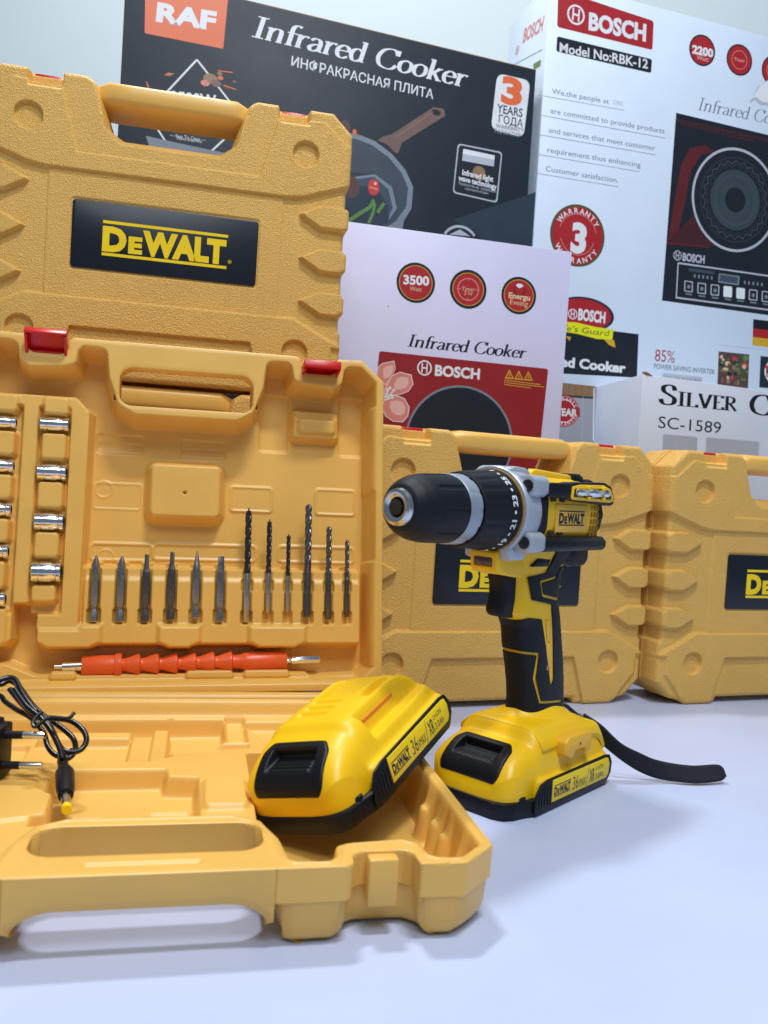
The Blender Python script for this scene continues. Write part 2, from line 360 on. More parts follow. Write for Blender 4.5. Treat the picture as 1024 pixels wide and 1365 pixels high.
class Art:
    """flat printed shapes on one face; local (x, z) mm, stacked toward -y"""
    def __init__(s): s.V = []; s.F = []; s.I = []; s.mats = []; s.keys = {}; s.n = 0; s.lift = .05; s.bb = []
    def put(s, pts, faces, col, z=None):
        if col not in s.keys: s.keys[col] = len(s.mats); s.mats.append(am(col))
        b = len(s.V); pts = np.asarray(pts, float)
        y = -(s.lift+.03*s.layer(pts)) if z is None else z
        for p in pts: s.V.append((p[0], y, p[1]))
        for f in faces:
            a = pts[f[0]]; ar = 0
            for i in range(1, len(f)-1):
                u = pts[f[i]]-a; v = pts[f[i+1]]-a; ar += u[0]*v[1]-u[1]*v[0]
            f2 = [b+i for i in f]
            s.F.append(f2 if ar > 0 else f2[::-1]); s.I.append(s.keys[col])
    def layer(s, pts):
        x0, z0 = pts.min(0); x1, z1 = pts.max(0); n = 0
        for a0, c0, a1, c1, k in s.bb:
            if a0 < x1 and x0 < a1 and c0 < z1 and z0 < c1: n = max(n, k+1)
        s.bb.append((x0, z0, x1, z1, n)); return n
    def poly(s, pts, col): 
        from mathutils.geometry import tessellate_polygon
        s.put(pts, [list(t) for t in tessellate_polygon([[Vector((p[0], p[1], 0)) for p in pts]])], col)
    def rpoly(s, pts, r, col):
        out = []; n = len(pts); P = [np.array(p, float) for p in pts]
        for i in range(n):
            p, a, b = P[i], P[i-1], P[(i+1) % n]; u = (a-p)/np.linalg.norm(a-p); v = (b-p)/np.linalg.norm(b-p)
            for k in range(6):
                t = k/5; out.append(tuple((1-t)**2*(p+u*r)+2*t*(1-t)*p+t*t*(p+v*r)))
        s.poly(out, col)
    def disc(s, c, r, col, rz=None, n=48):
        rz = rz or r; s.put([(c[0]+r*math.cos(2*math.pi*i/n), c[1]+rz*math.sin(2*math.pi*i/n)) for i in range(n)], [list(range(n))], col)
    def ring(s, c, r0, r1, col, a0=0, a1=360, n=48, wob=0., wn=0):
        P = []; F = []
        for i in range(n+1):
            a = R(a0+(a1-a0)*i/n); q = 1+wob*math.sin(a*wn)
            P += [(c[0]+r0*q*math.cos(a), c[1]+r0*q*math.sin(a)), (c[0]+r1*q*math.cos(a), c[1]+r1*q*math.sin(a))]
            if i < n: F.append([2*i, 2*i+1, 2*i+3, 2*i+2])
        s.put(P, F, col)
    def line(s, pts, wd, col):
        for p, q in zip(pts, pts[1:]):
            p = np.array(p, float); q = np.array(q, float); d = (q-p)/np.linalg.norm(q-p); nn = np.array([-d[1], d[0]])*wd/2
            s.put([p+nn, p-nn, q-nn, q+nn], [[0, 1, 2, 3]], col)
    def text(s, string, p, q, h, col, bold=0., shear=0., serif=None, small=None):
        if serif: V, F = serif_geo(string, *serif, small=small); ch = 1.
        else:
            V, F = text_geo(string, bold); ch = .73
        V = V.copy(); V[:, 1] /= ch; x0, x1 = V[:, 0].min(), V[:, 0].max()
        V[:, 0] = (V[:, 0]-x0)/(x1-x0)
        p = np.array(p, float); q = np.array(q, float); d = q-p; L = np.linalg.norm(d); e = d/L; nn = np.array([-e[1], e[0]])
        W = p+np.outer(V[:, 0], d)+np.outer(V[:, 1]*h, nn)+np.outer(V[:, 1]*h*shear, e)
        if serif:   # overlapping strokes: a hair apart each
            ly = s.layer(W)
            for f in F: s.put(W[f], [list(range(len(f)))], col, -(s.lift+.03*ly+.0008*(len(s.F) % 7)))
        else: s.put(W, F, col)
    def arc(s, string, c, r, a_mid, span, h, col, bold=.02, flip=False):
        n = len(string)
        for i, chh in enumerate(string):
            if chh == ' ': continue
            t = (i+.5)/n-.5; a = a_mid-(span*t if not flip else -span*t)
            V, F = text_geo(chh, bold); V = V.copy()/.73*h; V[:, 0] -= (V[:, 0].min()+V[:, 0].max())/2
            rot = R(a-90 if not flip else a+90); cc, sn = math.cos(rot), math.sin(rot)
            rad = r if not flip else r+h
            W = np.stack([V[:, 0]*cc-V[:, 1]*sn, V[:, 0]*sn+V[:, 1]*cc], 1)+np.array([c[0]+rad*math.cos(R(a)), c[1]+rad*math.sin(R(a))])
            s.put(W, F, col)
    def tool_logo(s, x0, x1, z0, z1, col):
        """two bars with the maker's word between them"""
        h = z1-z0; wd = x1-x0; t = h*.085
        s.put([(x0, z1-t), (x1, z1-t), (x1, z1), (x0, z1)], [[0, 1, 2, 3]], col)
        s.put([(x0, z0), (x1, z0), (x1, z0+t), (x0, z0+t)], [[0, 1, 2, 3]], col)
        b = z0+h*.17; H = h*.66
        s.text('D', (x0, b), (x0+wd*.19, b), H, col, .06); s.text('E', (x0+wd*.205, b), (x0+wd*.315, b), H*.68, col, .06)
        s.text('WALT', (x0+wd*.315, b), (x0+wd*.99, b), H, col, .06, 0.)
    def maker_ring(s, c, r, col):
        s.ring(c, r*.8, r, col); t = r*.13
        for sx in (-1, 1): s.line([(c[0]+sx*r*.33, c[1]-r*.62), (c[0]+sx*r*.33, c[1]+r*.62)], t*1.4, col)
        s.line([(c[0]-r*.33, c[1]), (c[0]+r*.33, c[1])], t*1.6, col)
    def build(s, name, parent):
        return from_lists(name, s.V, s.F, s.mats, parent, False, s.I)

# ------------------------------------------------------------------ setting
mb = MB(); mb.box((0, 900, -15), (4200, 2600, 30), 4)
tag(mb.build('table', M['table']), kind='structure')
mb = MB(); mb.box((0, 2000, 700), (7000, 60, 3600), 0)
tag(mb.build('wall', M['wall']), kind='structure')
# ------------------------------------------------------------------ closed cases
CG = 'closed yellow tool cases'
def shell_outline():
    r = [(98, 7), (101, 0), (149, 0), (158, 5), (172, 8), (193, 28), (193, 78), (190, 81), (190, 97), (194, 99.5), (194, 117), (191, 120), (190, 144), (194, 147), (194, 165),
         (190, 168), (190, 190), (194, 193), (194, 213), (190, 216), (190, 236), (193, 240), (193, 297), (171, 318), (88, 318), (77, 312), (68, 285), (62, 268), (50, 262)]
    return mirror(r)+r
def front_field(st):
    X, Z = grid(-200, 200, -6, 326, st); S = blur(sd_poly(X, Z, shell_outline()), 1.1, st)
    H = np.full(X.shape, 41.)
    H = add(H, sd_poly(X, Z, [(-122, 340), (-94, 238), (94, 238), (122, 340)]), -2.4, 1.0)
    pan = [(-210, 241), (-192, 240), (-142, 223), (-123, 220.5), (123, 220.5), (142, 223), (192, 240), (210, 241), (210, 60), (195, 62), (165, 76), (140, 89), (-140, 89), (-165, 76), (-195, 62), (-210, 60)]
    P = sd_poly(X, Z, pan); H = add(H, P, -3.4, 1.1)
    A = np.abs(X)
    H = add(H, np.maximum(P+2, 121-A), -1.5, 1.0)
    for i in range(3):
        o = -47.*i; k = 2.*i
        sp = [(215, 215+o), (163+k, 215+o), (140+k, 204+o), (163+k, 191+o), (215, 191+o)]
        H = level(H, sd_poly(A, Z, sp), 42.6, 1.8)
    H = add(H, sd_box(X, Z, 0, 155.5, 97.5, 37, 4), -1.2, 1.0)
    H = add(H, sd_poly(X, Z, [(-114, -10), (-93, 59), (93, 59), (114, -10)]), -4.4, 1.3)
    for cz in (52., 268.): H = add(H, np.hypot(A-142.5, Z-cz)-14, -5.0, 1.1)
    H = add(H, sd_poly(A, Z, [(183, 60), (183, 38), (166, 19), (150, -8), (215, -8), (215, 60)]), -3.5, 5.)
    H = add(H, sd_poly(A, Z, [(123, 340), (125, 304), (162, 305), (186, 284), (230, 284), (230, 340)]), -2.8, 1.2)
    H = level(H, sd_box(A, Z, 128, 330, 16.5, 26, 2), 24, 3)      # latch recess
    H = level(H, sd_box(A, Z, 128, 330, 16.5, 31, 2), np.minimum(H, 37), 3)
    dn = sd_poly(X, Z, [(-90, 360), (-75, 312), (-63, 270), (-50, 258), (50, 258), (63, 270), (75, 312), (90, 360)])
    H = level(H, dn-2, np.minimum(H, 22), 11)
    H = H+np.where(np.hypot(A-168, Z-290) < 3.2, .5, 0)-np.where(np.hypot(A-168, Z-290) < 2.2, .5, 0)
    H = blur(H, .35, st)
    rf = 5.5; s = np.clip(-S, 0, rf); H = H-(rf-np.sqrt(np.maximum(rf*rf-(rf-s)**2, 0)))*np.clip(1.6-.0*H, 0, 1.0)
    return X, Z, S, H
def shell_part(name, st, parent, front):
    X, Z, S, H = front_field(st)
    if not front:
        H = np.full(X.shape, 41.); rf = 8.; s = np.clip(-S, 0, rf); H = H-(rf-np.sqrt(np.maximum(rf*rf-(rf-s)**2, 0)))
    Y = 41-H if front else 43.4+H
    V, F, B = clip_mesh(np.stack([X, Y, Z], -1), S)
    cen = lambda a: (a[:, 1] > 0)
    def ring(y, ins=0.):
        def f(P):
            Q = P.copy(); Q[:, 1] = y
            if ins: Q[:, 0] -= np.sign(Q[:, 0])*ins; Q[:, 2] -= np.sign(Q[:, 2]-160)*ins
            return Q
        return f
    if front: V, F = skirt(V, F, B, [ring(36), ring(36, -.9), ring(42.2, -.9), ring(42.6, 2.5)])
    else: V, F = skirt(V, F, B, [ring(49), ring(49, -.9), ring(42.9, -.9)])
    if not front: F = [f[::-1] for f in F]
    o = from_lists(name, V, F, M['case'], parent)
    bm = bmesh.new(); bm.from_mesh(o.data)
    for e in bm.edges:
        if len(e.link_faces) == 2 and e.calc_face_angle(0) > R(50): e.smooth = False
    bm.to_mesh(o.data); bm.free(); return o
def make_case():
    root = empty('closed_tool_case')
    shell_part('front_shell', .8, root, True); shell_part('back_shell', 3.0, root, False)
    mb = MB(); sec = []
    prof = [(-84, 9), (-76, 13), (-66, 15), (-40, 15), (40, 15), (66, 15), (76, 13), (84, 9)]
    n0 = 0; bm = mb.bm; rings = []
    for x, rad in prof:
        dz = -2 if abs(x) > 70 else 0
        rings.append([bm.verts.new((x, 42+math.copysign(abs(math.cos(a))**.45, math.cos(a))*33*(rad/15), 307.5+dz+math.copysign(abs(math.sin(a))**.5, math.sin(a))*12.5*(rad/15))) for a in [2*math.pi*i/32 for i in range(32)]])
    for a, b in zip(rings, rings[1:]):
        for i in range(32): bm.faces.new((a[i], b[i], b[(i+1) % 32], a[(i+1) % 32]))
    bm.faces.new(rings[0]); bm.faces.new(rings[-1]); bmesh.ops.recalc_face_normals(bm, faces=bm.faces[:])
    for f in bm.faces: f.smooth = True
    mb.build('handle', M['case_smooth'], root)
    for sx in (-1, 1):
        mb = MB(); mb.box((sx*128, 43, 311.5), (28, 50, 13), 2); mb.box((sx*128, 20, 309), (28, 5, 15), 1.5)
        mb.build('latch', M['latch'], root)
    mb = MB(); mb.prism([(cx_+3.5*math.cos(R(a)), cz_+3.5*math.sin(R(a))) for cx_, cz_, a0 in ((92.5, 187, 0), (-92.5, 187, 90), (-92.5, 124, 180), (92.5, 124, 270)) for a in range(a0, a0+91, 18)], 2.9, 6, 'Y', .5)
    pl = mb.build('name_plate', M['plate'], root)
    a = Art(); a.lift = -2.72; a.tool_logo(-65, 64, 135.5, 172, 'yellow_logo')
    a.text('®', (65.2, 141.6), (69.2, 141.6), 4, 'yellow_logo'); a.build('logo', pl)
    return root
ART_COL['yellow_logo'] = (250, 212, 6)
case0 = make_case()
def place_case(o, x, y, z, yaw, lean, label):
    o.location = (x, y, z); o.rotation_euler = (-lean, 0, yaw); tag(o, label, 'tool case', CG)
place_case(case0, .1522, .9746, 0, .3544, 0, 'closed yellow tool case standing on the table directly behind the drill')
c = copy_tree(case0); place_case(c, .5319, 1.0943, 0, .3484, 0, 'closed yellow tool case cut off by the right picture edge, below the open white carton')
c = copy_tree(case0); place_case(c, -.249, .9018, .3385, .211, -.0138, 'closed yellow tool case standing highest, its whole name plate showing above the open case')
c = copy_tree(case0); place_case(c, -.249, .9018, .0, .211, 0, 'closed yellow tool case at the bottom of the stack behind the open lid'); c.scale = (1, 1, 1.072)
# ------------------------------------------------------------------ open case
oc = tag(empty('open_tool_case', (-.1852, .759, 0), (0, 0, .2165)), 'open yellow tool case with upright lid full of bits and sockets', 'tool case')
def tray_outline(k=1.):
    r = [(180, 2), (196, 18), (196, 313), (173, 334), (147, 333), (146, 320), (141, 316), (117, 316), (111, 320), (110, 330), (106, 333)]
    r = [(x, z*k) for x, z in r]; return mirror(r)+r
def cavity(k=1.):
    r = [(172, 8), (189, 24), (189, 312), (172, 328), (159, 327), (154, 323), (152, 309), (144, 303), (112, 306), (104, 309), (102, 322), (97, 327), (79, 326), (75, 322), (72, 297), (63, 272), (48, 263.5)]
    r = [(x, z*k) for x, z in r]; return mirror(r)+r
SD = lambda X, Z, p: sd_poly(X, Z, p)
def rect(X, Z, x0, x1, z0, z1, r=2.): return sd_box(X, Z, (x0+x1)/2, (z0+z1)/2, abs(x1-x0)/2, abs(z1-z0)/2, r)
SOCK = [(251.3, 6.2), (205.4, 7.4), (159, 7.9), (112.3, 9.2)]
SOCKL = [(251., 5.4), (209.7, 5.9), (169, 6.2), (130.5, 6.4), (87.2, 6.6)]
HEX = [(-77.8, 67), (-54.6, 67), (-31.9, 67), (-8.5, 69), (14.8, 71), (37.8, 67.5)]
DRL = [(63.3, 67.6, 180, 3.2, 0), (84.1, 76.3, 169, 2.6, 0), (103.4, 78, 155, 2.1, 0), (123.1, 72.7, 186, 3.5, 1), (144.3, 70.3, 164, 2.9, 1), (163.2, 72.9, 151, 2.3, 1)]
def lid_depth(X, Z, st, S):
    C = blur(SD(X, Z, cavity()), 1.3, st); D = np.zeros(X.shape)
    # outer lip line on the rim
    D = add(D, np.abs(S+1.6)-.5, .35, .8)
    fl = np.full(X.shape, 38.)
    # floor relief
    for a in [(-84.5, -39.5, 231, 250), (-4, 40, 230, 248.5)]: fl = add(fl, rect(X, Z, *a, 3), 1.6, 2.); fl = add(fl, rect(X, Z, a[0]+2, a[1]-2, a[2]+4, (a[2]+a[3])/2+1, 2), 1.2, 2)
    for a in [(46.5, 88, 178.3, 203), (133.5, 174.5, 178, 204)]: fl = add(fl, np.abs(rect(X, Z, *a, 3))-1.2, -1.3, 1.6); fl = add(fl, rect(X, Z, *a, 3), -.5, 2)
    for a in [(-84.7, -28, 126, 142), (13-40, 73.5, 128, 143), (132-36, 174, 128, 144)]: fl = add(fl, np.abs(rect(X, Z, *a, 4))-1.4, -1.3, 1.8)
    fl = add(fl, np.abs(rect(X, Z, -84.7, -40, 176, 201, 3))-.9, -.7, 1.4)
    for cx, cz in [(-75.5, 195), (-71, 128)]: fl = add(fl, np.abs(np.hypot(X-cx, Z-cz)-8)-.6, -.9, 1.)
    for a in [(74, 103.5, 241.5, 299), (157, 183, 240.8, 302)]: fl = add(fl, rect(X, Z, *a, 4), 4.5, 3.)
    fl = level(fl, rect(X, Z, 106, 154.5, 254, 285, 4), 26, 5); fl = level(fl, rect(X, Z, 112, 150, 260, 275, 3), 22, 4); fl = add(fl, rect(X, Z, 108, 153, 277, 284, 2), 4, 3)
    cu = rect(X, Z, -34, 37.5, 166, 222.5, 8); fl = level(fl, cu, 19, 9)
    fl = add(fl, np.hypot(X-1.1, Z-192.5)-1.4, 6, .8)
    # bit bed
    bed = rect(X, Z, -89, 178, 45, 119.5, 3); fl = level(fl, bed, 15, 5)
    bt = np.maximum(bed, 108-Z); fl = add(fl, bt, 2.4, 7)
    for i, (x, z0) in enumerate(HEX):
        fl = level(fl, rect(X, Z, x-4.8, x+4.8, 66, 124, 1.5), 22, 1.8); fl = level(fl, rect(X, Z, x-5.8, x+5.8, 65.5, 79, 1.5), 23.5, 1.8)
        fl = add(fl, rect(X, Z, x-6.5, x+6.5, 93, 108, 2), 0, 1)
    for (x, z0, z1, r, k) in DRL:
        fl = level(fl, rect(X, Z, x-r-.9, x+r+.9, 66, 124, 1.2), 21, 1.6); fl = level(fl, rect(X, Z, x-r-2, x+r+2, 65.5, 78, 1.5), 23, 1.6)
        fl = level(fl, rect(X, Z, x-r-2, x+r+2, 97, 108, 1.5), 21, 1.6)
    for x0, x1 in [(-127, -70), (-19, 20), (66, 121.5)]:
        fl = level(fl, SD(X, Z, [(x0, 64), (x0, 48), (x0+10, 42), (x1-10, 42), (x1, 48), (x1, 64)]), 9, 5.5)
    # socket bed
    sb = SD(X, Z, [(-215, 280.5), (-102, 280.5), (-88, 266), (-89, 100), (-89.5, 60), (-128, 60), (-128, 82), (-146, 82), (-146, 50), (-152, 44), (-215, 44)])
    fl = level(fl, sb, 13, 4.5)
    fl = level(fl, rect(X, Z, -134.5, -107, 74, 268, 2), 21.5, 2.6)
    for a in [(-131, -108, 260, 277.5), (-131.5, -108.5, 217, 243), (-132.5, -109, 171, 197), (-133, -110.3, 125, 150), (-133, -110.5, 84, 101)]: fl = level(fl, rect(X, Z, *a, 4), 9.5, 4)
    fl = level(fl, rect(X, Z, -182, -149, 74, 268, 2), 21.5, 2.6)
    for a in [(-182, -153, 260, 277.5), (-182, -153.5, 219, 243), (-182, -154, 178, 202), (-182, -154, 138.5, 161), (-182, -155, 96, 122), (-182, -152, 46, 79)]: fl = level(fl, rect(X, Z, *a, 4), 9.5, 4)
    # ledge under the driver
    fl = level(fl, SD(X, Z, [(-125, 19.5), (122, 19.5), (128, 16), (172, 18), (172, 6), (-190, 6), (-190, 30), (-150, 30)]), 14, 3.5)
    fl = level(fl, rect(X, Z, -190, 190, 4, 13, 1), 8, 2.5)
    for x0, x1 in [(-113, -90), (8, 52), (62, 106)]: fl = level(fl, rect(X, Z, x0, x1, 14, 22.5, 3), 10, 3)
    fl = add(fl, np.abs(np.hypot(X-152, Z-34)-7)-.5, -.8, 1)
    # ribs of the end wall
    for z0, z1 in [(199, 287), (24, 129)]:
        fl = level(fl, rect(X, Z, 183.5, 200, z0, z1, 2.5), 8, 3.5)
        fl = level(fl, rect(X, Z, -200, -183.5, z0, z1, 2.5), 8, 3.5)
    # wall with draft
    t = ss(-C/6.5)
    D2 = D*(1-t)+fl*t
    # raised shelf of the wall beneath the handle and the latches
    stp = np.clip((-C-2)/2, 0, 1)
    return D2
def base_depth(X, Z, st, S):
    C = blur(SD(X, Z, cavity(1.033)), 1.3, st); D = np.zeros(X.shape)
    D = add(D, np.abs(S+1.6)-.5, .35, .8)
    D = add(D, np.abs(C-2.6)-.7, -1.1, 1.2)
    fl = np.full(X.shape, 13.)
    fl = level(fl, SD(X, Z, [(-186, 24), (49, 22), (49, 86), (30, 98), (6, 121), (-10, 131), (-186, 131)]), 30, 5)
    fl = level(fl, rect(X, Z, -186, -110, 40, 125, 4), 36, 4)
    fl = level(fl, rect(X, Z, -104, -28, 30, 48, 3), 22, 4)
    fl = level(fl, rect(X, Z, -28, -11, 44, 121, 3), 22, 4); fl = level(fl, rect(X, Z, -11, 3.3, 37, 121, 3), 18, 4)
    fl = level(fl, rect(X, Z, 51, 67, 16, 88, 2), 20, 3)
    fl = level(fl, SD(X, Z, [(4, 92), (34, 92), (67, 92), (67, 102), (12, 118)]), 20, 4)
    fl = level(fl, SD(X, Z, [(-72, 152), (3, 152), (5, 167), (26, 170), (27, 247), (-72, 247)]), 28, 5)
    for a in [(-56, -31, 207, 227), (-7, 25, 202, 226)]: fl = add(fl, np.abs(rect(X, Z, *a, 5))-1.6, -2.2, 3); fl = add(fl, rect(X, Z, *a, 5), -1.5, 3)
    fl = level(fl, rect(X, Z, 31, 60, 179, 231, 4), 9, 4)
    fl = level(fl, SD(X, Z, [(-196, 150), (-83, 150), (-79, 189), (-66, 201), (-64, 236), (-90, 243), (-196, 243)]), 11, 4)
    fl = level(fl, rect(X, Z, -180, -112, 165, 182, 3), 15, 3); fl = level(fl, rect(X, Z, -180, -116, 190, 207, 3), 15, 3)
    fl = level(fl, SD(X, Z, [(66, 118), (187, 118), (187, 350), (66, 350)]), 38, 4)
    fl = level(fl, SD(X, Z, [(66, 30), (187, 30), (187, 118), (90, 118)]), 22, 4)
    for cx, cz, r in [(186, 225, 9), (185, 252, 8), (183, 272, 6), (186, 300, 6)]: fl = level(fl, np.hypot(X-cx, Z-cz)-r, 16, 5)
    fl = level(fl, rect(X, Z, 108, 148, 305, 330, 3), 12, 4)
    t = ss(-C/6.5)
    D2 = D*(1-t)+fl*t
    D2 = add(D2, rect(X, Z, -31, 29, 331, 334.5, 1.5), 1.3, 1.2)
    return D2
def hx_drop(x): return 11*np.clip((np.abs(x)-44)/24, 0, 1)**2.
def tray(parent, name, depth_fn, k, sign, ext, hole, cut_z, st=.85):
    X, Z = grid(-200, 200, -3, 340*k, st)
    S = blur(SD(X, Z, tray_outline(k)), .9, st)
    hs = rect(X, Z, *hole); S = np.maximum(S, -hs)
    D = blur(depth_fn(X, Z, st, S), .45, st)
    e = np.clip(-S, 0, 1.6); D = D+(1.6-np.sqrt(np.maximum(1.6**2-(1.6-e)**2, 0)))*.7
    hd = sd_box(X, Z, 0, cut_z+60, 68, 60)
    hd = np.maximum(hd, -(Z-cut_z)) if False else hd
    parts = []
    for nm, Sx, dep in ((name, np.maximum(S, -hd), ext), ('handle', np.maximum(S, hd), 21)):
        V, F, B = clip_mesh(np.stack([X, sign*D, Z], -1), Sx)
        Sn = blur(Sx, 3.0, st); gx, gz = np.gradient(Sn, st)
        Su = blur(S, 3.0, st); ux_, uz_ = np.gradient(Su, st); Sb = np.maximum(blur(Sx, 9.0, st), 0)
        def ring(y, ins=0., rd=0.):
            def f(P):
                Q = P.copy(); ex_ = ins+rd*bilin(Sb, X[0, 0], Z[0, 0], st, P[:, 0], P[:, 2])*1.6; a1, a2 = (ux_, uz_) if y < 20.5 else (gx, gz); nx_ = bilin(a1, X[0, 0], Z[0, 0], st, P[:, 0], P[:, 2]); nz_ = bilin(a2, X[0, 0], Z[0, 0], st, P[:, 0], P[:, 2])
                L_ = np.hypot(nx_, nz_)+1e-6
                Q[:, 1] = sign*(y+(hx_drop(P[:, 0]) if nm == 'handle' else 0)); Q[:, 0] -= nx_/L_*ex_; Q[:, 2] -= nz_/L_*ex_
                return Q
            return f
        if nm == name:
            RG = [ring(3), ring(19.5, .3), ring(20.2, 1.5, .5), ring(dep-12, 2.6, 1), ring(dep-8, 3.6, 1), ring(dep-5, 5., 1), ring(dep-2.5, 7.2, 1), ring(dep-.8, 10., 1), ring(dep, 13., 1)]
        else: RG = [ring(dep-7, .3), ring(dep-4, 1.0), ring(dep-1.5, 2.4), ring(dep, 5.)]
        V, F = skirt(V, F, B, RG)
        # back cover: same outline, one flat sheet
        X2, Z2 = grid(-200, 200, -3, 340*k, 3.)
        S2 = np.maximum(SD(X2, Z2, tray_outline(k)), -rect(X2, Z2, *hole)); h2 = sd_box(X2, Z2, 0, cut_z+60, 68, 60)
        S2 = np.maximum(S2, -h2) if nm == name else np.maximum(S2, h2)
        V2, F2, _ = clip_mesh(np.stack([X2, np.full(X2.shape, sign*(dep-.4))+(sign*hx_drop(X2) if nm == 'handle' else 0), Z2], -1), S2+(19 if nm == name else 4.5))
        F = F+[[i+len(V) for i in f[::-1]] for f in F2]; V = np.vstack([V, V2])
        if sign < 0: F = [f[::-1] for f in F]
        o = from_lists(nm, V, F, M['case_smooth'], parent); parts.append(o)
        bm = bmesh.new(); bm.from_mesh(o.data)
        for e_ in bm.edges:
            if len(e_.link_faces) == 2 and e_.calc_face_angle(0) > R(48): e_.smooth = False
        bm.to_mesh(o.data); bm.free()
    return parts
lid_w = Matrix.Translation((-.1808, .7701, .0455)) @ Euler((0, 0, .2488)).to_matrix().to_4x4() @ Matrix.Rotation(-.1684, 4, 'X') @ Matrix.Rotation(-.0153, 4, 'Y')
bpy.context.view_layer.update()
oc_w = Matrix.Translation((-.1852, .759, 0)) @ Matrix.Rotation(.2165, 4, 'Z')
def sub(o, parent, name=None): o.parent = parent; return o
lid, lid_h = tray(oc, 'lid', lid_depth, 1.0, 1, 43, (-63.3, 63.3, 271, 308.3, 12), 276)
lid.matrix_local = oc_w.inverted() @ lid_w; lid_h.parent = lid
base, base_h = tray(oc, 'base', base_depth, 1.033, -1, 45.5, (-63, 63.5, 282, 320.5, 15), 287)
base.matrix_local = Matrix.Translation((0, 0, .0455)) @ Matrix.Rotation(R(90), 4, 'X'); base_h.parent = base
mb = MB(); mb.lathe([(-178, 4), (-177, 6.5), (177, 6.5), (178, 4)], axis='X', seg=20)
hg = mb.build('hinge', M['case_smooth'], oc); hg.location = (0, .0085, .0425); hg.rotation_euler = (0, 0, .016)
# red latches of the lid
for sx, ang in ((-1, 42), (1, 8)):
    mb = MB(); mb.box((0, -9, 0), (37, 24, 2.4), .8)
    for q in (-1, 1): mb.box((q*17, -8, -4.), (2.6, 20, 8), .8)
    mb.box((0, -20, -3), (37, 2.4, 8), .8); mb.box((0, 3, -2), (33, 6, 7), 1)
    la = mb.build('latch', M['latch'], lid)
    la.location = (sx*.1295, .004, .3215); la.rotation_euler = (-R(ang), 0, 0)
# latch keepers of the base front
for sx in (-1, 1):
    mb = MB(); mb.box((sx*128.5, -15, 331), (17.5, 27, 10), 2)
    k_ = mb.build('latch_keeper', M['case_smooth'], base)

